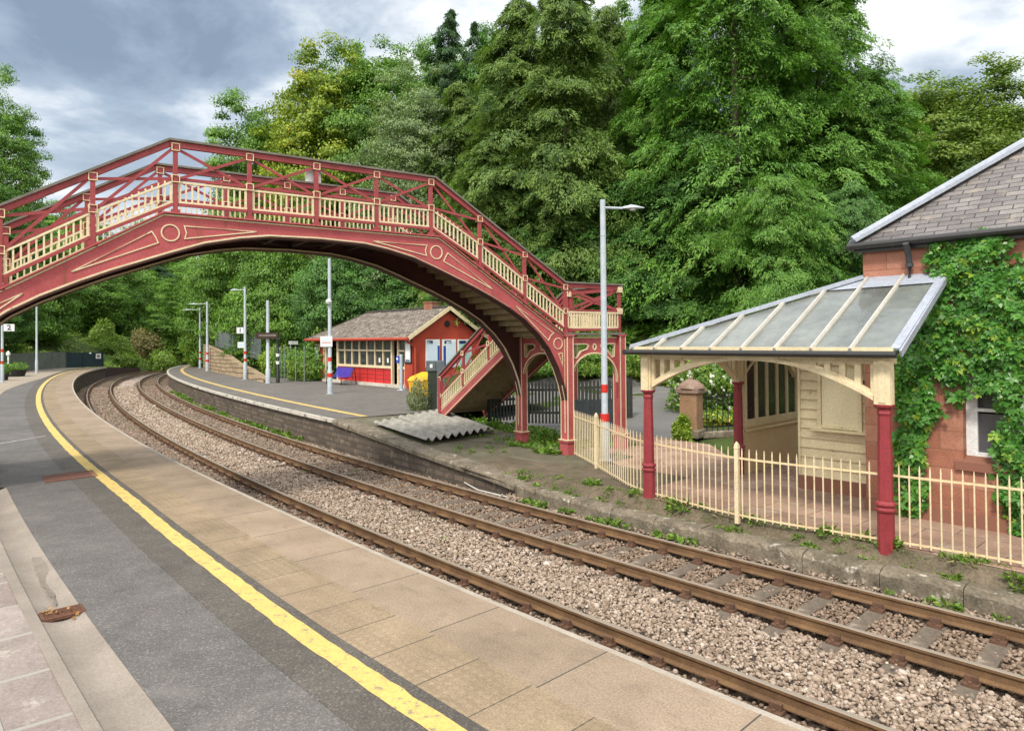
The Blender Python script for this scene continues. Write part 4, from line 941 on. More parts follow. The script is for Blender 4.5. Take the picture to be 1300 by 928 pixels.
# ---- stone house
HN = 14.0; hs = thing('stone_house', 'red sandstone station house with hipped slate roof beside the canopy', 'house', S(-5.3, HN, ZG), SA)
def hl(m, n, z): return (m+5.3, n-HN, z-ZG)
HM1, HD, HZ = 7.0, 8.6, 5.42
wx0, wx1, wz0, wz1 = -3.66+5.3, -2.66+5.3, 1.50-ZG, 3.25-ZG
hole = [(wx0, wz0), (wx1, wz0), (wx1, wz1), (wx0, wz1)]
hole2 = [(x+5.2, z) for x, z in hole]
mb = MB(); mb.plate([(0, -.6), (HM1+5.3, -.6), (HM1+5.3, HZ-ZG), (0, HZ-ZG)], [hole[::-1], hole2[::-1]], (0, .25, 0), (1, 0, 0), (0, 0, 1), .5); mb.build('front_wall', 'sandstone', hs)
for nm, O, u, L in (('side_wall', (.25, .5, 0), (0, 1, 0), HD-.5), ('side_wall', (HM1+5.05, .5, 0), (0, 1, 0), HD-.5), ('rear_wall', (.5, HD-.25, 0), (1, 0, 0), HM1+4.3)):
    mb = MB(); mb.plate([(0, -.6), (L, -.6), (L, HZ-ZG), (0, HZ-ZG)], [], O, u, (0, 0, 1), .5); mb.build(nm, 'sandstone', hs)
mb = MB(); mb.box((HM1/2+2.65, -.04, -.1), (HM1+5.3, .1, .7)); mb.build('plinth', 'sandstone', hs)
for h in (hole, hole2):
    x0, x1, z0, z1 = h[0][0], h[1][0], h[0][1], h[2][1]; cx = (x0+x1)/2; cz = (z0+z1)/2
    mb = MB(); y = .24
    for x in (x0+.06, x1-.06): mb.box((x, y, cz), (.12, .1, z1-z0))
    for z, hh in ((z0+.07, .14), (z1-.06, .12), (cz+.02, .06)): mb.box((cx, y-.005, z), (x1-x0-.24, .1, hh))
    for x in (x0+.145, x1-.145): mb.box((x, y-.01, cz), (.05, .07, z1-z0-.26))
    wf = mb.build('window_frame', 'white', hs)
    mb = MB(); mb.box((cx, y+.02, (cz+z1)/2), (x1-x0-.3, .012, (z1-z0)/2-.12)); mb.build('pane', 'darkglass', wf)
    mb = MB(); mb.box((cx, y+.02, (cz+z0)/2+.03), (x1-x0-.3, .012, (z1-z0)/2-.16)); mb.build('pane', 'frost', wf)
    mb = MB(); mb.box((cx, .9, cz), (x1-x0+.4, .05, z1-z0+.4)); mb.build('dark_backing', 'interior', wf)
    mb = MB(); vs = [(x0-.12, -.07, z0-.01), (x1+.12, -.07, z0-.01), (x1+.12, .2, z0+.08), (x0-.12, .2, z0+.08), (x0-.12, -.07, z0-.16), (x1+.12, -.07, z0-.16), (x1+.12, .2, z0-.16), (x0-.12, .2, z0-.16)]
    mb.add(vs, [(0, 1, 2, 3), (0, 4, 5, 1), (0, 3, 7, 4), (1, 5, 6, 2), (4, 7, 6, 5), (2, 6, 7, 3)]); mb.build('sill', 'sandstone', wf)
# hipped roof
ov = .14; x0, x1, y0, y1 = -ov, HM1+5.3+ov, -ov, HD+ov; hh = (y1-y0)/2; ez = HZ+.08-ZG; rz = ez+hh*.80
r0_, r1_ = (x0+hh, (y0+y1)/2, rz), (x1-hh, (y0+y1)/2, rz); sl = math.hypot(1, .8)
def face(ps, uvs, name='roof'):
    mb = MB(); n = len(ps); mb.add(ps, [tuple(range(n))], uvs); return mb.build(name, 'slate', hs)
face([(x0, y0, ez), (x1, y0, ez), r1_, r0_], [(x0, 0), (x1, 0), (r1_[0], hh*sl), (r0_[0], hh*sl)])
face([(x0, y1, ez), (x0, y0, ez), r0_], [(y1, 0), (y0, 0), ((y0+y1)/2, hh*sl)])
face([(x1, y0, ez), (x1, y1, ez), r1_], [(y0, 0), (y1, 0), ((y0+y1)/2, hh*sl)])
face([(x1, y1, ez), (x0, y1, ez), r0_, r1_], [(x1, 0), (x0, 0), (r0_[0], hh*sl), (r1_[0], hh*sl)])
mb = MB(); mb.beam((x0, y0, ez+.05), (r0_[0], r0_[1], rz+.05), .30, .05); mb.tube([(x0, y0, ez+.09), (r0_[0], r0_[1], rz+.09)], .07, 8); mb.beam(r0_, r1_, .3, .1); mb.build('hip_flashing', 'lead', hs)
mb = MB(); mb.tube([(x0-.06, y0-.06, ez-.05), (x1+.1, y0-.06, ez-.05)], .07, 10); mb.tube([(x0-.06, y0, ez-.05), (x0-.06, y1, ez-.05)], .07, 10); mb.beam((x0+.02, y0+.05, ez-.10), (x1, y0+.05, ez-.10), .04, .16)
for x in np.arange(.6, HM1+5, 1.1): mb.beam((x, y0-.12, ez-.06), (x, y0+.06, ez-.14), .03, .03)
gu = mb.build('gutter', 'gutterblack', hs)
dx = .86
mb = MB(); mb.tube([(dx, -.3, ez-.1), (dx, -.16, ez-.32), (dx, -.12, ez-.45), (dx, -.12, ez-.80), (dx, -.17, ez-.88)], .055, 10); mb.lathe((dx, -.12, ez-.52), [(.07, 0), (.07, .06)], 10); mb.build('downpipe', pm('grey_pipe', (.06, .06, .065), (.045, .045, .05), 4, .5), gu)

# climber on the house wall
def leafset(P, N, D, L, Wd, fold=.12):
    n = len(P); N = N/(np.linalg.norm(N, axis=1)[:, None]+1e-9); D = D-N*(D*N).sum(1)[:, None]; D /= np.linalg.norm(D, axis=1)[:, None]+1e-9
    Sd = np.cross(N, D); L = np.broadcast_to(np.asarray(L, float), (n,))[:, None]; Wd = np.broadcast_to(np.asarray(Wd, float), (n,))[:, None]
    v = np.stack([P, P+D*L*.45+Sd*Wd*.5+N*L*fold, P+D*L, P+D*L*.45-Sd*Wd*.5+N*L*fold], 1)
    return v.reshape(-1, 3), np.arange(4*n).reshape(n, 4)
def palm5(P, N, D, s, rg):
    """five-lobed creeper leaves: three to five leaflets fanned from one point"""
    vs = []; fs = []; k = 0; n = len(P); N = N/np.linalg.norm(N, axis=1)[:, None]; D = D-N*(D*N).sum(1)[:, None]; D /= np.linalg.norm(D, axis=1)[:, None]+1e-9; Sd = np.cross(N, D)
    for a, f in ((0, 1), (.75, .9), (-.75, .9), (1.5, .68), (-1.5, .68)):
        d = D*math.cos(a)+Sd*math.sin(a)+rg.normal(0, .08, (n, 3)); v, q = leafset(P+rg.normal(0, .004, (n, 3)), N+rg.normal(0, .18, (n, 3)), d, s*f, s*f*.56, .08); vs.append(v); fs.append(q+k); k += len(v)
    return np.concatenate(vs), np.concatenate(fs)
def inpoly(x, y, poly):
    r = np.zeros(len(x), bool); j = len(poly)-1
    for i in range(len(poly)):
        xi, yi = poly[i]; xj, yj = poly[j]; r ^= ((yi > y) != (yj > y)) & (x < (xj-xi)*(y-yi)/(yj-yi+1e-12)+xi); j = i
    return r
Owall = S(-5.3, HN-.02, 0)
def wallmn(px): 
    out = []
    for x, y in px: P = on_plane(x, y, Owall, NX); out.append((S_inv(P)[0], P.z))
    return out
ivy_polys = [wallmn([(1181, 300), (1198, 312), (1240, 291), (1282, 288), (1279, 318), (1302, 330), (1420, 330), (1420, 470), (1302, 480), (1290, 560), (1302, 690), (1285, 668), (1272, 620), (1268, 560), (1274, 520), (1272, 488), (1248, 494), (1234, 488), (1216, 512), (1206, 480), (1192, 462), (1182, 500), (1196, 525), (1180, 545), (1172, 600), (1182, 640), (1160, 655), (1142, 640), (1140, 560), (1146, 510), (1138, 470), (1122, 430), (1150, 395), (1176, 358)]),
             wallmn([(1270, 560), (1300, 540), (1420, 560), (1420, 720), (1300, 690), (1280, 668), (1268, 625)])]
rg = np.random.default_rng(31)
allp = np.array([p for q in ivy_polys for p in q]); m0, m1, z0, z1 = allp[:, 0].min(), allp[:, 0].max(), allp[:, 1].min(), allp[:, 1].max()
n = 30000; m = rg.uniform(m0, m1, n); z = rg.uniform(z0, z1, n); jm = m+rg.normal(0, .05, n); jz = z+rg.normal(0, .05, n)
k = np.zeros(n, bool)
for q in ivy_polys: k |= inpoly(jm, jz, q)
den = .5+.5*np.sin(m*5.1+2*np.sin(z*3.1))*np.sin(z*4.3+1.7*np.sin(m*2.3)); k &= rg.uniform(size=n) < .16+.70*den
m, z, den = m[k], z[k], den[k]; n = len(m)
dep = rg.uniform(.02, .12, n)+.22*den**1.5*rg.uniform(.4, 1, n)
Pn = np.stack([np.full(n, MX.x)*m+NX.x*(HN-dep), MX.y*m+NX.y*(HN-dep), z], 1)
Nn = np.array([-NX.x, -NX.y, .35])+rg.normal(0, .42, (n, 3)); Dn = np.array([0, 0, -1.])+rg.normal(0, .55, (n, 3))
big = rg.uniform(size=n) < .16; size = np.clip(.085*rg.lognormal(0, .38, n), .035, .19)
v1, f1 = palm5(Pn[~big], Nn[~big], Dn[~big], size[~big], rg)
size = np.where(big, np.minimum(size, .085), size); v2, f2 = leafset(Pn[big], Nn[big], Dn[big], size[big]*1.5, size[big]*1.2, .10)
lcn = np.clip(.52+.30*(den-.5)+rg.normal(0, .17, n)+.55*(rg.uniform(size=n) < .13), 0, 1)
lc = np.concatenate([np.tile(lcn[~big], 5), lcn[big]*.75])
iv = thing('climbing_creeper', 'lush green creeper climbing over the sandstone house wall around the window', 'climbing plant', S(-3.9, HN-.1, ZG))
Vv = np.concatenate([v1, v2])-np.array(iv.location); np_mesh('leaves', Vv, np.concatenate([f1, f2+len(v1)]), 'lf_ivy', lc, parent=iv)
mb = MB(); 
def stem(px, r):
    pts = [S(a, HN-.04, b)-iv.location for a, b in wallmn(px)]; mb.tube([tuple(p) for p in pts], np.linspace(r, r*.4, len(pts)), 6)
stem([(1158, 652), (1155, 600), (1160, 540), (1165, 480), (1190, 420), (1220, 370), (1250, 310)], .03); stem([(1285, 680), (1275, 620), (1280, 540), (1290, 450), (1270, 380)], .03); stem([(1160, 540), (1175, 490), (1230, 470)], .015)
mb.build('stems', 'bark', iv)

# ---- cream railing along the low platform
fpts = [(1.75, 19.6), (2.08, 18.06), (2.40, 16.3), (2.78, 14.75), (4.12, 12.6), (5.95, 10.98), (7.47, 9.97-.35), (9.0, 7.9), (10.8, 5.9)]
def poly_at(pts, d):
    for a, b in zip(pts, pts[1:]):
        L = math.hypot(b[0]-a[0], b[1]-a[1])
        if d <= L: f = d/L; return a[0]+(b[0]-a[0])*f, a[1]+(b[1]-a[1])*f
        d -= L
    return pts[-1]
fs_ = []
for i in range(len(fpts)-1):
    p0 = fpts[max(i-1, 0)]; p1 = fpts[i]; p2 = fpts[i+1]; p3 = fpts[min(i+2, len(fpts)-1)]
    for k in range(6):
        t = k/6; fs_.append(tuple(.5*((2*b)+(-a+c)*t+(2*a-5*b+4*c-d)*t*t+(-a+3*b-3*c+d)*t**3) for a, b, c, d in zip(p0, p1, p2, p3)))
fs_.append(fpts[-1]); tot = sum(math.hypot(b[0]-a[0], b[1]-a[1]) for a, b in zip(fs_, fs_[1:]))
fo = thing('iron_railing', 'rusting cream iron railing of thin pickets along the low old platform', 'railing', (fs_[0][0], fs_[0][1], .35)); FO = V(*fo.location)
fz = lambda d: .36
mb = MB(); d = .08
while d < tot:
    x, y = poly_at(fs_, d); mb.tube([(x-FO[0], y-FO[1], .05), (x-FO[0], y-FO[1], 1.26), (x-FO[0], y-FO[1], 1.33)], [.0135, .0125, .004], 6); d += .142
mb.build('pickets', 'cream', fo, smooth=True)
for zz, h in ((1.14, .035), (.10, .03)):
    mb = MB(); pp = [(x-FO[0], y-FO[1], zz) for x, y in fs_]
    for a, b in zip(pp, pp[1:]): mb.beam(a, b, .018, h)
    mb.build('rail', 'rust_cream', fo)
for px in ((4.12, 12.6), (2.16, 17.7), (7.45, 9.66+.0), (9.9, 6.9)):
    mb = MB(); x, y = px[0]-FO[0], px[1]-FO[1]; mb.box((x, y, .62), (.075, .075, 1.36), SA); mb.lathe((x, y, 1.30), [(.053, 0), (.06, .02), (.045, .09), (.008, .14)], 4, SA+R(45)); mb.build('post', 'cream', fo)

# ================================================================== WAITING SHELTER
PR = U(523.5, 494, P1Z); PL = U(400, 482.8, P1Z); sx = (PR-PL); LS = sx.length; sx.normalize(); sy = Vector((-sx.y, sx.x, 0)); SH = math.atan2(sx.y, sx.x)
sh = thing('waiting_shelter', 'orange red waiting shelter with slate roof and cream glazed front on the far platform', 'shelter', PR, SH)
def fx(px, y=460): P = on_plane(px, y, PR, sy); return (P-PR).dot(sx)
def zat(px, y): return on_plane(px, y, PR, sy).z-P1Z
EV, DP = 3.08, 5.0
xL = -LS; p1, d1a, d1b = fx(409.5), fx(412.5), fx(427); w0, w1 = fx(427.5), fx(495.5); d2b = fx(504); pr = fx(513.8)
ZS, ZT, ZW = 1.20, 2.22, 2.86
MB().box(((xL+p1)/2, .2, EV/2), (p1-xL, .4, EV)).build('pier', 'shelterred', sh); MB().box((pr/2, .2, EV/2), (-pr, .4, EV)).build('pier', 'shelterred', sh)
mb = MB(); mb.plate([(.4, 0), (DP, 0), (DP, EV-.02), (DP/2, EV+1.62), (.2, EV-.02), (.4, EV-.02)], [], (-.1, 0, 0), (0, 1, 0), (0, 0, 1), .2); mb.build('gable_wall', 'shelterred', sh)
mb = MB(); mb.box((xL/2, DP-.1, EV/2), (LS-.2, .2, EV)); mb.box((xL+.1, DP/2+.1, EV/2), (.2, DP-.4, EV)); mb.build('wall', 'shelterred', sh)
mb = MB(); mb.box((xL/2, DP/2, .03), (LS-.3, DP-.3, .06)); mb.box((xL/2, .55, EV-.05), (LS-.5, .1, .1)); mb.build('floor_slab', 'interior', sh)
mb = MB(); mb.box(((d1a+pr)/2, .02, .09), (pr-d1a+.3, .34, .18)); mb.build('plinth', 'white_step', sh)
# red boarded panel under the glazing
mb = MB(); mb.box(((w0+w1)/2, .17, (ZS+.18)/2), (w1-w0, .08, ZS-.18)); mb.box(((d2b+pr)/2, .17, (ZS+.18)/2), (pr-d2b, .08, ZS-.18)); mb.box(((p1+d1a)/2, .17, (ZS+.18)/2), (abs(d1a-p1), .08, ZS-.18)); bp = mb.build('boarded_panel', 'cladred', sh)
mb = MB()
for k in range(8): x = w0+(w1-w0)*k/7; mb.box((x, .125, (ZS+.18)/2), (.05, .012, ZS-.2))
for k in range(1, 4): mb.box(((w0+w1)/2, .128, .18+(ZS-.18)*k/4), (w1-w0, .008, .022))
mb.build('panel_joints', 'darkbrown', bp)
mb = MB()
for k in range(8): x = w0+(w1-w0)*k/7; mb.box((x, .13, (ZS+ZW)/2), (.13 if k in (0, 7) else .10, .13, ZW-ZS))
for z, h in ((ZS, .16), (ZT, .10), (ZW+.04, .12)): mb.box(((w0+w1)/2, .125, z), (w1-w0, .14, h))
for x in (d1a, d1b, w1+.05, d2b, pr-.05, p1+.05): mb.box((x, .13, ZW/2+.09), (.14, .16, ZW-.1))
for a, b in ((d2b, pr), (p1, d1a)):
    for z, h in ((ZS, .16), (ZT, .10), (ZW+.04, .12)): mb.box(((a+b)/2, .125, z), (b-a, .14, h))
for a, b in ((d1a, d1b), (w1, d2b)): mb.box(((a+b)/2, .125, ZW+.04), (b-a, .14, .12))
mb.build('window_frame', 'cream', sh)
for k in range(7):
    x = w0+(w1-w0)*(k+.5)/7; MB().box((x, .15, (ZS+ZT)/2), ((w1-w0)/7-.1, .012, ZT-ZS-.1)).build('pane', 'darkglass', sh); MB().box((x, .15, (ZT+ZW)/2), ((w1-w0)/7-.1, .012, ZW-ZT-.1)).build('pane', 'darkglass', sh)
MB().box(((d2b+pr)/2, .15, (ZS+ZW)/2), (pr-d2b-.1, .012, ZW-ZS-.1)).build('pane', 'darkglass', sh)
mb = MB(); rr = np.random.default_rng(4)
for k in (5, 6): x = w0+(w1-w0)*(k+.5)/7; mb.box((x, .13, 1.62), (.2, .006, .28))
mb.build('window_notice', 'white', sh)
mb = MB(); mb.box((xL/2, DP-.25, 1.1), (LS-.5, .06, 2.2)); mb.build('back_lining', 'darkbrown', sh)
# roof: gable at the right, hip at the left
ey = -.45; rzh = EV+1.75; xr = .32; xl = xL-.5; xh = xl+ (DP/2+.45)*1.25
A = (xl, ey, EV-.08); B = (xr, ey, EV-.08); Cc = (xr, DP/2, rzh); D_ = (xh, DP/2, rzh); E_ = (xl, DP+.45, EV-.08); F_ = (xr, DP+.45, EV-.08); sl = math.hypot(DP/2+.45, rzh-EV)
mb = MB(); mb.add([A, B, Cc, D_], [(0, 1, 2, 3)], [(A[0], 0), (B[0], 0), (Cc[0], sl), (D_[0], sl)]); mb.add([E_, F_, Cc, D_], [(0, 1, 2, 3)], [(A[0], 0), (B[0], 0), (Cc[0], sl), (D_[0], sl)]); mb.add([A, D_, E_], [(0, 1, 2)], [(0, 0), (3, sl), (6, 0)])
off = -.1; n0 = len(mb.v); 
for p in (A, B, Cc, D_): mb.v.append((p[0], p[1], p[2]+off))
mb.f.append((n0, n0+1, n0+2, n0+3)); mb.f.append((1, n0+1, n0+2, 2)); rf = mb.build('roof', 'shelter_slate', sh)
mb = MB(); mb.tube([(Cc[0], DP/2, rzh+.02), (D_[0], DP/2, rzh+.02)], .09, 8); mb.tube([A, D_], .06, 6); mb.build('ridge_tiles', 'shelter_slate', rf)
mb = MB(); cxp = fx(516)-.2; cx0 = -1.9; mb.box((cx0, DP/2+.2, rzh+.05), (.9, .6, .62)); mb.box((cx0, DP/2+.2, rzh+.39), (1.0, .7, .07)); mb.build('chimney', 'chimneybrick', rf)
mb = MB(); 
for a, b in ((B, Cc), (Cc, F_)): mb.beam((xr+.03, a[1], a[2]-.04), (xr+.03, b[1], b[2]-.04), .05, .22)
mb.build('bargeboard', 'cream', sh)
mb = MB(); mb.tube([(xl-.05, ey-.05, EV-.15), (xr, ey-.05, EV-.15)], .09, 8); mb.box(((xl+xr)/2, ey+.06, EV-.15), (xr-xl, .04, .2)); mb.box(((xl+xr)/2, ey+.25, EV-.17), (xr-xl, .4, .03)); mb.tube([(.12, ey-.05, EV-.2), (.14, ey+.1, EV-.35), (.16, .1, EV-.62), (.16, .14, .1)], .06, 8); mb.build('gutter', 'shelterred', sh)
mb = MB(); mb.tube([(0.0, DP*.5, EV+.75), (.06, DP*.5, EV+.75)], .2, 12); mb.build('vent', 'black', sh)
# notices
def on_gable(x, y): P = on_plane(x, y, PR, sx); d = P-PR; return d.dot(sy), P.z-P1Z
def wall_board(name, label, cat, c, w, h, frame, parts, ang, group=None):
    t = thing(name, label, cat, c, ang, group)
    mb = MB(); mb.box((0, 0, 0), (w, .04, h)); mb.build('board', frame, t)
    for nm, mt, (x, z, ww, hh) in parts: mb = MB(); mb.box((x*w, -.024, z*h), (ww*w, .01, hh*h)); mb.build(nm, mt, t)
    return t
ga = SH+math.pi/2
for (xa, xb), lab, mid in (((540, 558), 'poster on the red gable nearest the black timetable case, blue strip down one edge', 'p'), ((561, 578.5), 'middle information poster on the red gable wall with a blue heading', 'm'), ((580.5, 598), 'greenish map poster on the red gable wall behind the stair rail', 'g')):
    y0, zt_ = on_gable(xa, 431); y1, zb_ = on_gable(xb, 466.); w = y1-y0; c = PR+sy*((y0+y1)/2)+sx*.03+Vector((0, 0, P1Z*0+(zt_+zb_)/2))
    ps = [('sheet', 'white', (0, 0, .92, .95))]
    if mid == 'p': ps = [('sheet', 'paleblue', (-.06, -.02, .78, .9)), ('heading', 'navy', (-.22, .40, .42, .12)), ('side_strip', 'blue', (.40, -.1, .15, .75))]
    if mid == 'm': ps = [('sheet', 'paleblue', (.12, -.02, .66, .9)), ('heading', 'navy', (-.1, .40, .5, .12)), ('side_strip', 'blue', (-.34, -.1, .18, .75))]
    if mid == 'g': ps = [('sheet', 'teal', (0, -.05, .84, .8)), ('heading', 'navy', (-.15, .40, .5, .12))]
    for i, q in enumerate(ps): pass
    wall_board('information_poster', lab, 'poster', c, w, zt_-zb_, 'white', ps, ga)
a0, b0 = fx(400.6), fx(406.4); c = PR+sx*((a0+b0)/2)-sy*.03+Vector((0, 0, zat(403, 449)))
wall_board('notice_board', 'white notice with faded red heading on the shelter pier beside the blue seat', 'notice board', c, b0-a0, 1.35, 'white', [('heading', 'pinkline', (0, .38, .7, .12)), ('sheet', 'paleblue', (0, -.15, .7, .5))], SH)
a0, b0 = fx(514.6), fx(523.2); c = PR+sx*((a0+b0)/2)-sy*.04+Vector((0, 0, zat(519, 446)))
wall_board('timetable_case', 'tall black framed timetable case on the shelter pier by the open doorway', 'notice board', c, b0-a0, 1.42, 'black', [('sheet', 'white', (0, 0, .72, .88)), ('heading', 'paleblue', (0, .36, .6, .1)), ('foot_strip', 'blue', (0, -.38, .6, .1))], SH)

# ================================================================== PLATFORM FURNITURE
def V3(*a): return Vector(a)
IR = rt.copy(); IR.z = 0; IR.normalize()
def lamp(name, label, px, py, z0, h, r, arm, bands=True, collar=False, group='grey lamp posts', armlen=.9, bz=(.62, .92)):
    b = U(px, py, z0); t = thing(name, label, 'lamp post', b, 0, group)
    mb = MB(); mb.lathe((0, 0, 0), [(r*1.35, -.1), (r*1.35, h*.17), (r*1.02, h*.18), (r*.85, h)], 14); mb.lathe((0, 0, h*.86), [(r*.93, 0), (r*.97, .01), (r*.97, .03), (r*.93, .04)], 14); mb.box((0, 0, .0), (.34, .34, .04)); mb.build('pole', 'galv', t, smooth=True)
    if bands:
        for z in bz:
            mb = MB(); mb.lathe((0, 0, z), [(r*1.42 if z < h*.17 else r*1.06, 0), (r*1.42 if z < h*.17 else r*1.06, .22)], 14); mb.build('band', 'bandred', t, smooth=True)
    if arm:
        d = IR*arm
        a = math.atan2(d.y, d.x); ca, sa = math.cos(a), math.sin(a); L = armlen
        mb = MB(); mb.tube([(ca*r*.7, sa*r*.7, h-.22), (ca*L*.6, sa*L*.6, h-.24)], .035, 8); mb.build('arm', 'galv', t)
        hd = MB(); c = L*.6; prof = [(0, .05, .05), (.10, .075, .07), (.22, .12, .10), (.34, .125, .085), (.46, .09, .05), (.58, .03, .02)]
        vs = []; n = 10; kx = armlen/.9
        for x, w, hh in prof:
            for k in range(n):
                th = 2*math.pi*k/n; yy = w*math.cos(th); z = hh*math.sin(th) if math.sin(th) > 0 else hh*.35*math.sin(th); X = (c+x*kx)
                vs.append((ca*X-sa*yy, sa*X+ca*yy, h-.24+z))
        m = len(prof); hd.add(vs, [(i*n+k, i*n+(k+1) % n, (i+1)*n+(k+1) % n, (i+1)*n+k) for i in range(m-1) for k in range(n)]+[tuple(range(n))[::-1], tuple((m-1)*n+k for k in range(n))])
        ho = hd.build('lamp_head', 'galv', t, smooth=True); ln = MB(); X = c+.27*kx; ln.lathe((ca*X, sa*X, h-.32), [(.02, 0), (.085, .02), (.10, .06)], 12); ln.build('lens', 'lens', ho, smooth=True)
    return t, b
lamp('lamp_post', 'tall grey lamp post with red bands standing behind the cream railing beside the footbridge', 768.3, 584, .36, 7.18, .088, 1, armlen=.92, bz=(1.06, 1.86))
lamp('lamp_post', 'grey lamp post with red bands and a camera ball, in front of the blue seat', 419, 500, P1Z, 7.3, .10, 0, bz=(.9, 1.75))
lamp('lamp_post', 'grey lamp post carrying the square platform number 1 sign', 311.3, 481.5, P1Z, 7.0, .10, -1, bz=(1.35, 1.9))
lamp('lamp_post', 'thick grey post without bands holding the dark nameboard', 340.3, 486.5, P1Z, 5.65, .12, 0, bands=False)
lamp('lamp_post', 'grey lamp post by the corner of the buff stone wall at the curve', 263.3, 471, P1Z, 6.8, .12, -1, armlen=1.5, bz=(.9, 1.6))
lamp('lamp_post', 'slim farthest lamp post with red bands beyond the buff stone wall', 254, 467.3, P1Z, 6.6, .10, -1, armlen=1.6, bz=(.9, 1.6))
lamp('lamp_post', 'grey lamp post standing before the weathered board fence beyond the platform number 2 sign', 46.5, 474, P2Z, 6.85, .09, 1, armlen=1.3, bz=(1.0, 1.7), bands=False)
lamp('lamp_post', 'grey lamp post with red bands carrying the square platform number 2 sign', 2.8, 485, P2Z, 7.0, .085, 0, bz=(1.25, 2.1))
# pole on far platform: camera ball and sign plate
b = U(419, 500, P1Z); mb = MB(); mb.lathe((0, 0, 0), [(.02, -.16), (.13, -.12), (.18, 0), (.13, .12), (.04, .17)], 14); o = mb.build('camera_ball', 'lens', smooth=True); o.location = b+V3(0, -.16, (500-383.5)/867*b.y); tag(o, 'pale round camera ball on the lamp post in front of the blue seat', 'camera')
def plate_sign(name, label, P, w, h, ang, base, parts, txt=None, group=None):
    t = thing(name, label, 'sign', P, ang, group); mb = MB(); mb.box((0, 0, 0), (w, .03, h)); pl = mb.build('plate', base, t, bevel=.005)
    for nm, mt, (x, z, ww, hh) in parts: mb = MB(); mb.box((x*w, -.018, z*h), (ww*w, .008, hh*h)); mb.build(nm, mt, t)
    if txt: text_mesh(txt, h*.98, (0, -.02, -.01*h), (1, 0, 0), (0, 0, 1), 'navy', t, 'numeral')
    return t
def face_cam(P): return math.atan2(P.x, -P.y)*1.0
plate_sign('station_sign', 'white sign plate with a red line on the lamp post before the blue seat', DY(414.3, 433.6, b.y-.15), .62, .56, R(12), 'white', [('red_line', 'pinkline', (0, -.1, .8, .10)), ('band', 'paleblue', (0, .18, .8, .25))])
b = U(311.3, 481.5, P1Z)
plate_sign('platform_number_sign', 'square white platform sign reading one, on the post beyond the dark nameboard', DY(304.8, 419.6, b.y-.1), .48, .46, R(22), 'white', [], '1')
plate_sign('station_sign', 'small pale blue plate below the platform number 1 sign', DY(306.2, 438, b.y-.1), .50, .44, R(22), 'white', [('band', 'paleblue', (0, .05, .75, .5))])
b = U(2.8, 485, P2Z)
plate_sign('platform_number_sign', 'square white platform sign reading two, on the banded post by the planters', DY(11.5, 416, b.y), .62, .50, R(36), 'white', [], '2')
# nameboard, black post, white finger sign
b = U(340.3, 486.5, P1Z); P = DY(338.5, 426.2, b.y-.25); t = thing('name_board', 'dark timber nameboard hung across the thick grey post and the black post', 'sign', P, R(18))
mb = MB(); mb.box((0, 0, 0), (1.45, .06, .42)); mb.build('board', 'darkbrown', t); mb = MB(); mb.box((.05, -.035, .02), (1.1, .01, .14)); mb.build('faded_band', 'cap', t)
b = U(352.8, 486, P1Z); t = thing('banded_post', 'black post with two white bands beside the dark nameboard', 'post', b)
mb = MB(); mb.lathe((0, 0, 0), [(.13, -.1), (.13, .4), (.10, .45), (.085, 3.2), (.03, 3.28)], 12); mb.build('shaft', 'black', t, smooth=True)
for z in (1.28, 1.8): mb = MB(); mb.lathe((0, 0, z), [(.118, 0), (.118, .2)], 12); mb.build('band', 'white', t, smooth=True)
b = U(369, 475.5, P1Z); t = thing('finger_sign', 'small white plate on a thin grey pole by the shrubs beside the shelter', 'sign', b)
mb = MB(); mb.lathe((0, 0, -.1), [(.07, 0), (.06, 2.9)], 10); mb.build('pole', 'galv', t, smooth=True); mb = MB(); mb.box((.25, 0, 2.72), (.80, .05, .3), R(15)); mb.build('plate', 'white', t)
# help point
b = U(509.5, 495.6, P1Z); t = thing('help_point', 'slim grey help point post with a blue call box outside the shelter doorway', 'help point', b, R(-25))
mb = MB(); mb.box((0, 0, 1.0), (.16, .14, 2.1)); mb.box((0, 0, .02), (.4, .34, .05)); mb.build('post', 'galv', t, bevel=.02)
mb = MB(); mb.box((-.16, -.06, 1.76), (.20, .18, .42)); bx = mb.build('call_box', 'blue', t, bevel=.03); mb = MB(); mb.box((-.16, -.155, 1.80), (.1, .01, .12)); mb.build('button_plate', 'white', bx)
# blue seat
bc = U(431, 488.2, P1Z); t = thing('bench', 'blue metal bench with dark curved frame standing before the shelter', 'bench', bc, SH)
mb = MB(); n = 7
for k in range(n):
    y = -.36+.075*k; mb.box((0, y, .52-.02*k/n), (2.2, .055, .025))
mb.build('seat', 'steel_seat', t); mb = MB()
for k in range(10):
    f = k/9; mb.box((0, .20+.20*f, .56+.52*f), (2.2, .022, .052))
mb.build('backrest', 'steel_seat', t)
for x in (-1.02, 1.02):
    mb = MB(); mb.tube([(x, -.42, 0), (x, -.40, .46), (x, .10, .47), (x, .20, .55), (x, .42, 1.10), (x, .52, 1.08), (x, .60, .6), (x, .66, 0)], .03, 8); mb.build('frame', 'black', t, smooth=True)
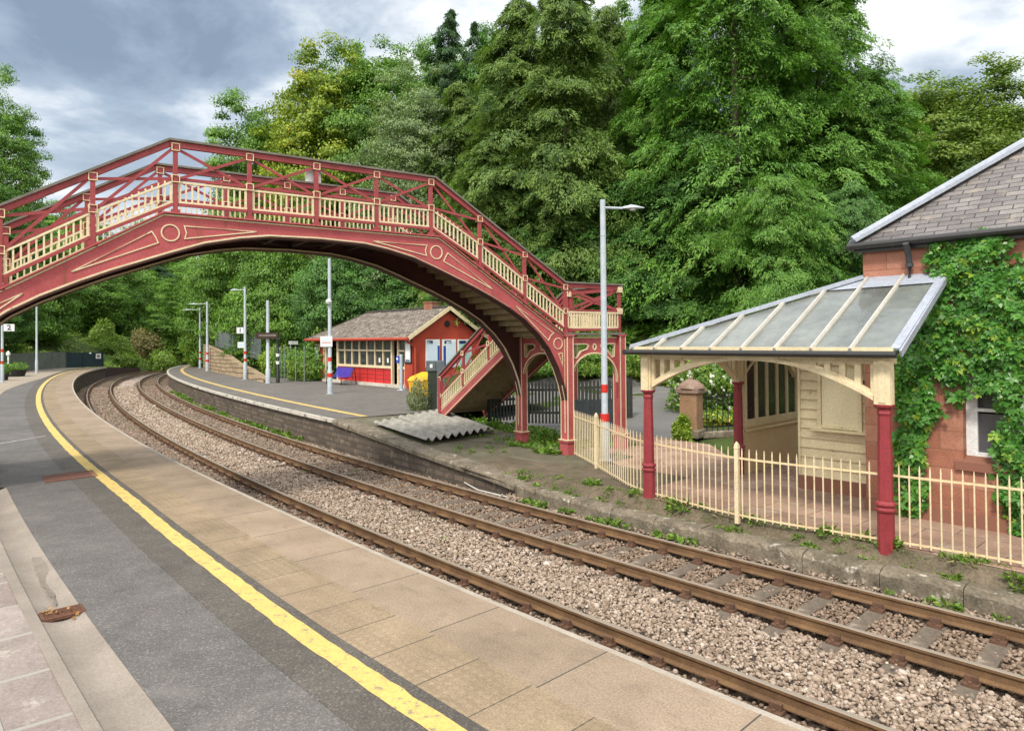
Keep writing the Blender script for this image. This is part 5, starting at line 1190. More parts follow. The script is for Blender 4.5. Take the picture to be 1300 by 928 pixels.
# yellow bin, grey gate panel, green fence post, shrubs near the stairs
def bush(name, label, P, rx, rz, mat, n, leaf, seed, flowers=None, group=None, cat='shrub', wid=.5, upb=.6):
    rg = np.random.default_rng(seed); t = thing(name, label, cat, P, 0, group)
    d = rg.normal(size=(n, 3)); d /= np.linalg.norm(d, axis=1)[:, None]; r = rg.uniform(.3, 1, n)**.45; a = rg.uniform(0, 6.28, 6); lum = 1+.18*np.sin(3*np.arctan2(d[:, 1], d[:, 0])+a[0])+.15*np.sin(5*d[:, 2]+a[1]+2*d[:, 0])
    p = d*(r*lum)[:, None]*np.array([rx, rx, rz]); p[:, 2] = np.abs(p[:, 2]+rz*.55); 
    nn = d+rg.normal(0, .6, (n, 3)); dd = d*.5+np.array([0, 0, upb])+rg.normal(0, .6, (n, 3)); v, f = leafset(p, nn, dd, leaf*rg.uniform(.7, 1.3, n), leaf*wid*rg.uniform(.8, 1.2, n))
    np_mesh('foliage', v, f, mat, np.clip(rg.normal(.5, .22, n), 0, 1), parent=t)
    if flowers:
        k = rg.uniform(size=n) < flowers[1]; pp = p[k]*1.04; m = len(pp); vs = []; fs = []; q0 = 0
        for j in range(3):
            v, f = leafset(pp, d[k]+rg.normal(0, .3, (m, 3)), rg.normal(size=(m, 3)), flowers[2], flowers[2]*.8); vs.append(v); fs.append(f+q0); q0 += len(v)
        np_mesh('flowers', np.concatenate(vs), np.concatenate(fs), flowers[0], np.tile(rg.uniform(size=m), 3), parent=t)
    mb = MB()
    for k in range(5): a = rg.uniform(0, 6.28); mb.tube([(0, 0, -.15), (.3*rx*math.cos(a), .3*rx*math.sin(a), rz*.5), (.6*rx*math.cos(a), .6*rx*math.sin(a), rz)], [.03*rx+.008, .02*rx+.006, .004], 5)
    mb.build('stems', 'bark', t); return t
P = U(536, 503, P1Z); t = thing('grit_bin', 'bright yellow grit bin with sloping lid beside the stair foot', 'grit bin', P, SH+R(4))
mb = MB(); mb.add([(-.5, -.4, 0), (.5, -.4, 0), (.5, .4, 0), (-.5, .4, 0), (-.58, -.46, .78), (.58, -.46, .78), (.58, .46, .95), (-.58, .46, .95)], [(3, 2, 1, 0), (0, 1, 5, 4), (1, 2, 6, 5), (2, 3, 7, 6), (3, 0, 4, 7)]); mb.build('body', 'yellow', t, bevel=.04)
mb = MB(); mb.add([(-.62, -.52, .78), (.62, -.52, .78), (.62, .5, .98), (-.62, .5, .98), (-.55, -.36, .98), (.55, -.36, .98), (.52, .40, 1.22), (-.52, .40, 1.22)], [(3, 2, 1, 0), (0, 1, 5, 4), (1, 2, 6, 5), (2, 3, 7, 6), (3, 0, 4, 7), (4, 5, 6, 7)]); mb.build('lid', 'yellow', t, bevel=.03)
P = U(545, 499, P1Z); t = thing('cabinet', 'dark grey equipment cabinet with small white label against the red gable', 'cabinet', P+V3(.2, 1.2, 0), ga+R(-30)); mb = MB(); mb.box((0, 0, .85), (1.0, .5, 1.7)); mb.build('body', 'greyfence', t, bevel=.02); mb = MB(); mb.box((-.25, -.26, 1.42), (.14, .01, .2)); mb.build('white_label', 'white', t); mb = MB(); mb.box((0, -.257, .85), (.02, .01, 1.6)); mb.build('door_gap', 'black', t)
P = U(549, 521, .80); mb = MB(); mb.box((0, 0, .72), (.34, .22, 1.75)); mb.box((0, 0, 1.62), (.38, .26, .06)); o = mb.build('gate_post', 'greenpost', bevel=.015); o.location = P; o.rotation_euler = (0, 0, R(20)); tag(o, 'stout dark green timber post at the foot of the footbridge stairs', 'post')
bush('lavender_bush', 'grey green bushy plant beside the dark green post at the stair foot', U(531, 522, P1Z-.05), .46, .80, 'lf_lav', 2600, .13, 41, ('lf_weed', .0, .1), wid=.22, upb=1.4)

# corrugated sheets laid on the ramp
qa, qb, qc, qd = U(474, 538, .80), U(541, 560.5, .62), U(626, 545.5, .66), U(561, 521.5, .84)
for s in range(3):
    mb = MB(); nu, nv = 72, 4; vs = []; u0_, u1_ = s/3-.006*(s > 0), (s+1)/3+.03*(s < 2)
    for i in range(nu+1):
        u = u0_+(u1_-u0_)*i/nu
        for j in range(nv+1):
            v = j/nv; p = (qa*(1-u)+qd*u)*(1-v)+(qb*(1-u)+qc*u)*v; vs.append((p.x, p.y, p.z+.05+.055*math.sin(u*2*math.pi*9)*1.15+.006*s+.02*(1-v)*(s == 1)))
    n = len(vs); mb.add(vs+[(x, y, z-.012) for x, y, z in vs], [f for i in range(nu) for j in range(nv) for f in ((i*(nv+1)+j, (i+1)*(nv+1)+j, (i+1)*(nv+1)+j+1, i*(nv+1)+j+1), (n+i*(nv+1)+j+1, n+(i+1)*(nv+1)+j+1, n+(i+1)*(nv+1)+j, n+i*(nv+1)+j))])
    for j in (0, nv): mb.f += [(i*(nv+1)+j, (i+1)*(nv+1)+j, n+(i+1)*(nv+1)+j, n+i*(nv+1)+j) for i in range(nu)]
    tag(mb.build('corrugated_sheet', 'corr', smooth=True), ['grey corrugated sheet laid on the ramp along its kerb', 'middle one of the corrugated sheets laid side by side on the ramp', 'grey corrugated sheet on the ramp nearest the stair foot'][s], 'corrugated sheet', 'corrugated sheets covering the ramp')

# picket fences below the bridge
def pickets(name, label, p, q, z0, h, w, gap, mat, pointed=True, rails=(.25, .8), back=True):
    p, q = Vector(p), Vector(q); d = (q-p); L = d.length; a = math.atan2(d.y, d.x); t = thing(name, label, 'fence', (p.x, p.y, z0), a)
    mb = MB(); x = w/2
    while x < L:
        hh = h+RNG.normal(0, .012); e = .09 if pointed else .0
        mb.add([(x-w/2, -.012, 0), (x+w/2, -.012, 0), (x+w/2, -.012, hh-e), (x, -.012, hh), (x-w/2, -.012, hh-e), (x-w/2, .012, 0), (x+w/2, .012, 0), (x+w/2, .012, hh-e), (x, .012, hh), (x-w/2, .012, hh-e)], [(0, 1, 2, 3, 4), (9, 8, 7, 6, 5), (1, 6, 7, 2), (4, 9, 5, 0), (2, 7, 8, 3), (3, 8, 9, 4)]); x += w+gap
    mb.build('pickets', mat, t)
    for r in rails: mb = MB(); mb.box((L/2, .035, h*r), (L, .045, .09)); mb.build('rail', mat, t)
    for k in range(int(L/2.2)+2):
        xx = min(k*2.2, L); mb = MB(); mb.box((xx, .09, h*.48), (.1, .1, h*1.0)); mb.build('post', mat, t)
    return t
pickets('picket_fence', 'dark picket fence between the two near legs of the footbridge', U(622, 534, .62), U(668, 534, .55), .6, 1.0, .075, .055, 'darkfence')
pickets('picket_fence', 'tall dark pointed picket fence seen under the arched side of the footbridge', U(666, 536, .45), U(716, 536.5, .45), .42, 1.62, .085, .05, 'darkfence')
pickets('picket_fence', 'dark pointed picket fence behind the grey gate under the landing arch', DY(728, 520, 27.5), DY(802, 521, 27.8), .5, 1.55, .12, .04, 'darkfence')
pickets('board_gate', 'blue grey close boarded gate under the landing arch of the footbridge', U(729, 560, .38), U(792, 558, .38), .36, 1.36, .13, .006, 'greyfence', False)
# gate pier and iron railings in the garden
P = U(878, 553.5, .42); t = thing('gate_pier', 'weathered red sandstone gate pier with domed cap beside the road', 'gate pier', P, SA+R(12))
mb = MB(); mb.box((0, 0, .72), (.60, .60, 1.5)); mb.build('shaft', 'pierstone', t, bevel=.03); mb = MB(); mb.box((0, 0, .10), (.72, .72, .28)); mb.build('base', 'kerb', t, bevel=.04)
mb = MB(); mb.box((0, 0, 1.53), (.74, .74, .16)); mb.lathe((0, 0, 1.60), [(.46, 0), (.42, .09), (.30, .20), (.14, .28), (.06, .30), (.07, .35), (.02, .40)], 8, R(22.5)); mb.build('cap', 'piercap', t, bevel=.03)
ra, rb_ = P+V3(.45, .1, 0), P+V3(4.6, 1.3, 0); d = rb_-ra; t = thing('iron_fence', 'black spiked iron fence on a low stone kerb beside the gate pier', 'fence', ra, math.atan2(d.y, d.x)); L = d.length
mb = MB(); x = .1
while x < L: mb.tube([(x, 0, .1), (x, 0, 1.42), (x, 0, 1.52)], [.014, .014, .003], 6); mb.lathe((x, 0, 1.38), [(.012, 0), (.03, .03), (.012, .06)], 6); x += .21
mb.build('bars', 'black', t)
for z in (.28, 1.28): mb = MB(); mb.box((L/2, 0, z), (L, .02, .045)); mb.build('rail', 'black', t)
mb = MB(); mb.box((L/2, 0, .02), (L+.3, .3, .22)); mb.build('stone_kerb', 'kerb', t, bevel=.03)

# road beyond the canopy
def zroad(x, y): return hz(x, y)+.03
rl, rr_ = [(-.6, 25.2), (-.8, 28), (-.6, 31.0), (-.4, 34), (-.2, 36.2)], [(5.8, 21.0), (6.0, 23), (7.3, 28), (8.6, 32.5), (9.6, 36.2)]
mb = MB(); vs = []; N = 24; fs = []
def pl(pts, f):
    f = f*(len(pts)-1); i = min(int(f), len(pts)-2); f -= i; return (pts[i][0]*(1-f)+pts[i+1][0]*f, pts[i][1]*(1-f)+pts[i+1][1]*f)
for i in range(N+1):
    a, b = pl(rl, i/N), pl(rr_, i/N)
    for k in range(9):
        x, y = a[0]+(b[0]-a[0])*k/8, a[1]+(b[1]-a[1])*k/8; vs.append((x, y, zroad(x, y)))
mb.add(vs, [(i*9+k, i*9+k+1, (i+1)*9+k+1, (i+1)*9+k) for i in range(N) for k in range(8)]); mb.build('road', 'roadgrey', kind='structure')
pts = [(1.9, 22.6), (2.6, 19.2), (3.2, 15.6), (4.8, 14.2), (6.0, 17.4), (6.2, 21.5), (4.4, 23.8)]
poly_sheet('yard', pts, lambda x, y: max(hz(x, y), .33)+.02, 'flags')

# retaining wall and palisade on the bank behind the far platform
wp = [U(258, 468.2, P1Z), U(272, 472.2, P1Z), U(285, 475, P1Z), U(300, 478.2, P1Z), U(318, 482, P1Z), U(334, 486, P1Z)]; wh = [2.6, 2.15, 1.75, 1.1, .7, .25]
mb = MB(); vs = []; uv = []; acc = 0
for i, (p, h) in enumerate(zip(wp, wh)):
    if i: acc += (p-wp[i-1]).length
    nrm2 = V3(.77, .64, 0)*.5
    vs += [(p.x, p.y, .4), (p.x, p.y, P1Z+h), (p.x+nrm2.x, p.y+nrm2.y, P1Z+h), (p.x+nrm2.x, p.y+nrm2.y, .4)]; uv += [(acc, 0), (acc, h), (acc, h+.5), (acc, h+2)]
mb.add(vs, [(i*4+k, (i+1)*4+k, (i+1)*4+(k+1) % 4, i*4+(k+1) % 4) for i in range(5) for k in range(4)]+[(0, 1, 2, 3), (20, 21, 22, 23)], uv); tag(mb.build('stone_wall', 'stonewall'), 'stepped buff stone retaining wall behind the curve of the far platform', 'wall')
t = thing('palisade_fence', 'grey steel palisade fence climbing the bank above the buff stone wall', 'fence', wp[1]); T0_ = wp[1]; mb = MB(); pm_ = MB()
fp = [wp[0]+V3(.9, .9, 0), wp[1]+V3(1, .9, 0), wp[2]+V3(1.2, 1, 0), wp[3]+V3(1.6, 1.3, 0)]; fzs = [P1Z+2.4, P1Z+2.0, P1Z+1.7, P1Z+1.2]
for (a, za_), (b, zb_) in zip(zip(fp, fzs), zip(fp[1:], fzs[1:])):
    L = (b-a).length; n = int(L/.21)
    for k in range(n):
        f = k/n; p = a*(1-f)+b*f-T0_; z = za_*(1-f)+zb_*f-T0_.z; mb.box((p.x, p.y, z+1.1), (.065, .02, 2.2+.1*math.sin(k*7.)), math.atan2((b-a).y, (b-a).x))
    pm_.beam(tuple(a-T0_+V3(0, .04, za_-T0_.z+.5-a.z+T0_.z)), tuple(b-T0_+V3(0, .04, zb_-T0_.z+.5-b.z+T0_.z)), .03, .06)
mb.build('pales', 'palisade', t); pm_.build('rail', 'palisade', t)
t = thing('wire_fence', 'thin grey post and wire fence between the palisade and the shelter', 'fence', wp[3]); ends = [wp[3]+V3(1.9, 1.5, 0), wp[4]+V3(1.6, 1.4, 0), wp[5]+V3(1.3, 1.2, 0), wp[5]+V3(4.4, -3.2, 0)]; mb = MB(); wm = MB()
for a, b in zip(ends, ends[1:]):
    for k in range(3):
        p = a.lerp(b, k/3)-wp[3]; MB().tube([(p.x, p.y, .0), (p.x, p.y, 2.5)], .03, 6).build('post', 'palisade', t)
    for z in np.linspace(.3, 2.4, 5): wm.tube([tuple(a-wp[3]+V3(0, 0, z)), tuple(b-wp[3]+V3(0, 0, z))], .004, 4)
wm.build('wires', 'palisade', t)
# small sign at the far end of platform 1, and the fence, planters on platform 2
b = U(247.5, 463, P1Z-.3); t = thing('track_sign', 'small pale board on a dark post at the far end of the curving platform', 'sign', b); mb = MB(); mb.box((0, 0, .7), (.25, .2, 1.5)); mb.box((.9, .3, .6), (1.0, .3, 1.3)); mb.build('post', 'darkbrown', t); mb = MB(); mb.box((-.05, -.13, 1.2), (.42, .03, .5)); mb.build('plate', 'white', t)
fl = [U(-40, 476, P2Z), U(16, 472.3, P2Z), U(47, 469.8, P2Z), U(66, 468.3, P2Z), U(84, 467, P2Z)]
def boards(name, label, pts, h, mat, gap=.012, w=.2):
    t = thing(name, label, 'fence', pts[0]); o = pts[0]; mb = MB(); pb = MB()
    for a, b in zip(pts, pts[1:]):
        d = b-a; L = d.length; n = int(L/w); an = math.atan2(d.y, d.x)
        for k in range(n): p = a.lerp(b, (k+.5)/n)-o; hh = h+RNG.normal(0, .02); mb.box((p.x, p.y, hh/2), (L/n-gap, .03, hh), an)
        for k in range(max(1, int(L/3))+1): p = a.lerp(b, k/max(1, int(L/3)))-o; MB().box((p.x, p.y-.06, h*.5), (.12, .1, h+.06), an).build('post', mat, t)
    mb.build('boards', mat, t); return t
boards('board_fence', 'weathered grey green board fence behind the planters on the platform with the yellow line', fl, 1.75, 'bluefence')
boards('board_fence', 'darker navy green board fence at the far end of the platform with the yellow line', [U(84, 467, P2Z), U(106, 466, P2Z), U(131, 465, P2Z)], 1.62, pm('navy_boards', (.03, .055, .07), (.022, .04, .045), 1.5, .8), 0.01)
P = U(127, 465.6, P2Z); plate_sign('notice', 'pale notice on the end of the darker board fence', P+V3(0, -.3, 1.2), .5, .55, R(30), 'white', [('panel', 'cap', (0, 0, .5, .5))])
P = U(116, 466, P2Z); mb = MB(); mb.lathe((0, 0, 0), [(.1, 0), (.13, .1), (.05, .2)], 8); o = mb.build('fence_lamp', 'white'); o.location = P+V3(0, -.2, 1.45); tag(o, 'small white lamp on top of the darker board fence', 'lamp')
for px, py, w, lab, sd in ((20.5, 478, 1.5, 'long black planter of leafy plants behind the platform number 2 post', 51), (3.5, 483, .8, 'small black planter at the foot of the platform number 2 post', 52)):
    b = U(px, py, P2Z); t = thing('planter', lab, 'planter', b); mb = MB(); mb.lathe((0, 0, 0), [(w*.38, 0), (w*.5, .5), (w*.52, .55), (w*.46, .55), (w*.45, .48)], 14); mb.build('tub', 'dirtpot', t)
    bu = bush('potted_plant', 'leafy green plants growing in the '+('long' if w > 1 else 'small')+' black planter', b+V3(0, 0, .5), w*.55, .42, 'lf_green', 500, .16, sd, cat='plant')
b = U(10.5, 478, P2Z); mb = MB(); mb.lathe((0, 0, 0), [(.12, 0), (.10, .1), (.06, .2), (.055, 1.7), (.13, 1.75), (.15, 1.9), (.09, 2.0), (.02, 2.1)], 10); o = mb.build('bollard_light', 'white', smooth=True); o.location = b; tag(o, 'small white post light beside the planters', 'lamp')
# white conduit by the far rail
mb = MB(); cps = [U(x, y, -.17) for x, y in [(585, 609.5), (596, 616), (607, 622), (636, 629), (668, 635)]]; mb.tube([tuple(p) for p in cps], .02, 6); tag(mb.build('conduit', 'cable', smooth=True), 'bent white conduit lying on the ballast beside the far rail', 'conduit')

# ================================================================== TREES AND PLANTS
def nz(v): return v/(np.linalg.norm(v, axis=-1, keepdims=True)+1e-9)
def crown_broad(seed, n=110000, R0=5., H0=20., zb=1.0, leaf=.215, nb=400, cl=.175):
    rg = np.random.default_rng(seed); d = nz(rg.normal(size=(nb, 3))); ph = rg.uniform(0, 6.28, 8)
    az = np.arctan2(d[:, 1], d[:, 0])
    lum = 1+.16*np.sin(2*az+ph[0])+.14*np.sin(3*az+ph[1]+3*d[:, 2])+.14*np.sin(5*d[:, 2]+ph[2]+az)+rg.normal(0, .05, nb)
    rad = np.minimum(lum, 1.18)*(.40+.55*rg.uniform(size=nb)**.45); c = (H0+zb)/2; hc = (H0-zb)/2
    wz = np.where(d[:, 2] < 0, 1.0, 1.0); B = d*rad[:, None]*np.array([R0, R0, hc]); B[:, 2] += c
    # fuller low down, rounded top
    br = R0*cl*rg.uniform(.6, 1.35, nb); k = rg.integers(0, nb, n); g = nz(rg.normal(size=(n, 3)))*np.array([1.15, 1.15, .6]); g *= (rg.uniform(0, 1, n)**.45*rg.uniform(.8, 1.25, n))[:, None]; g[:, 2] = np.where(g[:, 2] < -.12, g[:, 2]*.4, g[:, 2])
    P = B[k]+g*br[k][:, None]; fill = rg.uniform(size=n) < .22; fd = nz(rg.normal(size=(n, 3)))*(rg.uniform(size=n)**.33*.86)[:, None]*np.array([R0, R0, hc]); fd[:, 2] += c; P = np.where(fill[:, None], fd, P); out = nz(d[k]+.7*nz(g)); out[:, 2] += .35
    P[:, 2] = np.maximum(P[:, 2], .3)
    N = out+rg.normal(0, .55, (n, 3)); D = out*.4+np.array([0, 0, -.35])+rg.normal(0, .6, (n, 3))
    v, f = leafset(P, N, D, leaf*rg.uniform(.65, 1.3, n), leaf*.62*rg.uniform(.8, 1.2, n), .10)
    bl = rg.normal(.5, .17, nb); return v, f, np.clip(bl[k]+rg.normal(0, .14, n), 0, 1)
def crown_conifer(seed, n=80000, R0=5., H0=20., limbs=150, per=9, droop=.6, leaf=.30, wid=.32, zb=.2, power=.55, rise=.0, rough=.22, spray=1.15):
    rg = np.random.default_rng(seed); h = np.sort(rg.uniform(0, 1, limbs)**1.1); ph = rg.uniform(0, 6.28, 6); az = rg.uniform(0, 6.283, limbs)
    env = R0*np.clip(1-h, .03, 1)**power*np.minimum(1, .75+h*2.5)*(1+.16*np.sin(2*az+ph[0]+4*h)+.15*np.sin(11*h+ph[1]+3*az)+rg.normal(0, rough, limbs)); env = np.clip(env, .35, R0*1.35)
    z0 = zb+(H0-zb)*h; dr = np.stack([np.cos(az), np.sin(az), np.zeros(limbs)], 1); sd = np.stack([-np.sin(az), np.cos(az), np.zeros(limbs)], 1)
    m = limbs*per; lk = np.repeat(np.arange(limbs), per); u = rg.uniform(.22, 1, m)**.75
    B = dr[lk]*(env[lk]*u)[:, None]; B[:, 2] += z0[lk]+rise*env[lk]*u-.10*env[lk]*u**2+rg.normal(0, .12, m)
    B += sd[lk]*(rg.normal(0, .22, m)*env[lk]*(1.1-u*.5))[:, None]
    sl = spray*rg.uniform(.55, 1.35, m)*(.6+.4*np.clip(env[lk]/R0, 0, 1)); a2 = rg.normal(0, .8, m); sdir = nz(dr[lk]*np.cos(a2)[:, None]+sd[lk]*np.sin(a2)[:, None]+np.array([0, 0, -1.])*(droop*rg.uniform(.5, 1.4, m))[:, None])
    sside = nz(np.cross(sdir, np.array([0, 0, 1.])))
    k = rg.integers(0, m, n); t = rg.uniform(0, 1, n)**.8; w = rg.uniform(-1, 1, n)*(.12+.30*np.sin(np.pi*np.clip(t*.9+.08, 0, 1)))
    P = B[k]+sdir[k]*(sl[k]*t)[:, None]+sside[k]*(w*sl[k])[:, None]+rg.normal(0, .05, (n, 3)); P[:, 2] -= droop*.25*sl[k]*t**2
    fill = rg.uniform(size=n) < .14; fh = rg.uniform(0, .97, n)**1.1; fa = rg.uniform(0, 6.283, n); fr_ = R0*np.clip(1-fh, .03, 1)**power*.62*rg.uniform(0, 1, n)**.5; P = np.where(fill[:, None], np.stack([fr_*np.cos(fa), fr_*np.sin(fa), zb+(H0-zb)*fh], 1), P)
    D = sdir[k]+sside[k]*(w*2.2)[:, None]+rg.normal(0, .25, (n, 3)); N = np.array([0, 0, .9])+dr[lk[k]]*.8+rg.normal(0, .4, (n, 3))
    v, f = leafset(P, N, D, leaf*rg.uniform(.6, 1.35, n), leaf*wid*rg.uniform(.8, 1.25, n), .07); v[:, 2] = np.maximum(v[:, 2], .05)
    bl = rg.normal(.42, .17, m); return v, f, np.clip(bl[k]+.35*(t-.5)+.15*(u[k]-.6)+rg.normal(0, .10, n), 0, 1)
def trunk(kind, H0, seed, R0=5.):
    rg = random.Random(seed); mb = MB(); top = H0*(.82 if kind == 'b' else .97)
    mb.tube([(0, 0, -.6), (0, 0, .1), (.1*rg.uniform(-1, 1), .1, top*.4), (.2*rg.uniform(-1, 1), 0, top)], [.42, .34, .24, .04], 9)
    for k in range(14):
        z = H0*rg.uniform(.15, .75); a = rg.uniform(0, 6.28); L = R0*rg.uniform(.5, .85)*(1 if kind == 'b' else (1-z/H0)); rise = .5 if kind == 'b' else -.05
        mb.tube([(0, 0, z), (math.cos(a)*L*.5, math.sin(a)*L*.5, z+L*rise*.45), (math.cos(a)*L, math.sin(a)*L, z+L*rise)], [.12, .07, .02], 5)
    return mb
CR = {}
for nm, kind, fn in (('broad_a', 'b', lambda: crown_broad(1)), ('broad_b', 'b', lambda: crown_broad(2, n=120000, nb=480, cl=.15)), ('broad_fine', 'b', lambda: crown_broad(3, n=120000, leaf=.175, nb=600, cl=.14)),
                     ('broad_low', 'b', lambda: crown_broad(4, n=80000, H0=9., zb=-.6, leaf=.205, nb=340, cl=.17)),
                     ('spruce', 'c', lambda: crown_conifer(5, n=140000, limbs=200, per=11, droop=.9, power=.50, leaf=.225)), ('cypress', 'c', lambda: crown_conifer(6, n=170000, limbs=260, per=10, droop=.65, power=.48, rise=.15, leaf=.21)),
                     ('cypress_b', 'c', lambda: crown_conifer(16, n=150000, limbs=230, per=10, droop=.8, power=.42, rise=.08, leaf=.21, rough=.28)),
                     ('fir', 'c', lambda: crown_conifer(7, n=60000, limbs=130, droop=.3, power=.62, spray=.9, leaf=.24)), ('yew', 'c', lambda: crown_conifer(8, n=130000, limbs=240, per=10, droop=.55, leaf=.20, H0=12., power=.36, rough=.25, rise=.15))):
    v, f, lc = fn(); H0 = {'broad_low': 9., 'yew': 12.}.get(nm, 20. if kind == 'b' else 20.)
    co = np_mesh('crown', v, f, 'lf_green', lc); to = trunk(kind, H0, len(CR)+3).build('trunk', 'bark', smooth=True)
    CR[nm] = (co.data, to.data, H0); bpy.data.objects.remove(co); bpy.data.objects.remove(to)
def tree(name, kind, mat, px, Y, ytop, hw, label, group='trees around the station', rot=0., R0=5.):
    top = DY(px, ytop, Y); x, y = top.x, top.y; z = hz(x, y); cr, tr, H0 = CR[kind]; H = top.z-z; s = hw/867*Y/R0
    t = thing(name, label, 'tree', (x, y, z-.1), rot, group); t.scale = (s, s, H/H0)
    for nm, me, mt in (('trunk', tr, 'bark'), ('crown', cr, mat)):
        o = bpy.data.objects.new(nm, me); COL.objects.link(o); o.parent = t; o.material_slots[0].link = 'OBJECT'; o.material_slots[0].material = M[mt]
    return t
T = [
 # name, kind, mat, px, Y, ytop, hw, label
 ('broadleaf_tree', 'broad_a', 'lf_green', 322, 74, 118, 64, 'mid green tree ending the tall tree bank, its edge against the sky behind the bridge'),
 ('broadleaf_tree', 'broad_b', 'lf_yellow', 405, 70, 62, 82, 'tall tree turning yellow, its crown rising behind the middle of the footbridge'),
 ('broadleaf_tree', 'broad_a', 'lf_green', 485, 70, 50, 76, 'tall fresh green tree between the yellowing tree and the dark twin conifers'),
 ('silvery_tree', 'broad_fine', 'lf_silver', 528, 57, 90, 74, 'pale silvery green tree behind the right half of the footbridge'),
 ('conifer_tree', 'fir', 'lf_spruce', 569, 60, 10, 62, 'taller of the twin dark conifers poking above the trees behind the bridge'),
 ('conifer_tree', 'fir', 'lf_spruce', 608, 61, 26, 58, 'shorter of the twin dark conifers poking above the trees behind the bridge'),
 ('conifer_tree', 'spruce', 'lf_conifer', 655, 48, 0, 92, 'drooping olive green conifer above the right stair of the footbridge'),
 ('conifer_tree', 'spruce', 'lf_conifer', 716, 46, -40, 96, 'tall drooping conifer left of the tall lamp post head'),
 ('broadleaf_tree', 'broad_b', 'lf_green', 800, 55, 2, 62, 'green broadleaf tree showing between the drooping conifer and the great cypress'),
 ('cypress_tree', 'cypress', 'lf_cypress', 930, 42, -170, 128, 'biggest bright green cypress with its top above the picture'),
 ('cypress_tree', 'cypress', 'lf_cypress', 1035, 44, -80, 106, 'tall cypress on the right flank of the biggest cypress'),
 ('cypress_tree', 'cypress', 'lf_cypress', 1100, 43, 88, 92, 'lower cypress in front of the rounded maple at the right'),
 ('maple_tree', 'broad_a', 'lf_round', 1210, 58, 84, 98, 'rounded yellow green maple against the sky above the house roof'),
 ('maple_tree', 'broad_b', 'lf_round', 1145, 66, 120, 50, 'smaller pale maple partly hidden between the cypress and the rounded maple'),
 ('yew_tree', 'yew', 'lf_dark', 868, 44, 150, 104, 'broad dark yew behind the canopy roof'),
 ('yew_tree', 'yew', 'lf_dark', 765, 48, 215, 74, 'dark yew behind the tall lamp post'),
 ('yew_tree', 'yew', 'lf_cypress', 990, 36, 220, 78, 'bright low evergreen between the dark yew and the house corner'),
 ('yew_tree', 'yew', 'lf_dark', 1075, 38, 235, 66, 'dark low evergreen touching the house gutter corner'),
 ('conifer_tree', 'spruce', 'lf_dark', 690, 48, 165, 82, 'dark conifer right behind the landing end of the footbridge handrail'),
 ('conifer_tree', 'spruce', 'lf_conifer', 620, 47, 165, 80, 'dark conifer behind the sloping right handrail of the footbridge'),
 ('broadleaf_tree', 'broad_low', 'lf_green', 292, 80, 300, 60, 'bushy tree under the left part of the bridge arch beyond the far lamp posts'),
 ('broadleaf_tree', 'broad_low', 'lf_green', 352, 62, 300, 64, 'leafy tree overhanging the dark nameboard'),
 ('broadleaf_tree', 'broad_low', 'lf_dark', 428, 58, 300, 62, 'dark leafy tree behind the left end of the shelter roof'),
 ('broadleaf_tree', 'broad_low', 'lf_dark', 505, 56, 320, 64, 'dark tree mass behind the shelter chimney'),
 ('broadleaf_tree', 'broad_low', 'lf_dark', 590, 50, 335, 58, 'dark tree mass behind the right gable of the shelter'),
 ('lime_shrub', 'broad_low', 'lf_lime', 253, 79, 395, 19, 'bright lime green small tree beside the palisade fence'),
 ('broadleaf_tree', 'broad_fine', 'lf_green', -10, 68, 92, 64, 'tall dark tree at the left edge with its crown in the sky'),
 ('broadleaf_tree', 'broad_a', 'lf_dark', -30, 64, 230, 70, 'dark tree below the tall tree at the left edge'),
 ('broadleaf_tree', 'broad_low', 'lf_green', 45, 84, 285, 60, 'dark leafy tree behind the weathered board fence'),
 ('broadleaf_tree', 'broad_low', 'lf_green', 100, 102, 295, 58, 'dark tree over the darker board fence end'),
 ('broadleaf_tree', 'broad_a', 'lf_green', 88, 110, 258, 52, 'distant tree seen through the left lattice of the footbridge'),
 ('broadleaf_tree', 'broad_low', 'lf_green', 152, 112, 318, 52, 'mid green tree on the far embankment left of the curve'),
 ('conifer_tree', 'spruce', 'lf_spruce', 196, 128, 322, 38, 'blue green conifer on the far embankment below the bridge arch'),
 ('broadleaf_tree', 'broad_low', 'lf_green', 232, 132, 330, 46, 'far tree closing the view where the tracks vanish'),
 ('broadleaf_tree', 'broad_b', 'lf_green', 190, 170, 285, 60, 'farthest hazy green tree just under the arch crown at the left'),
]
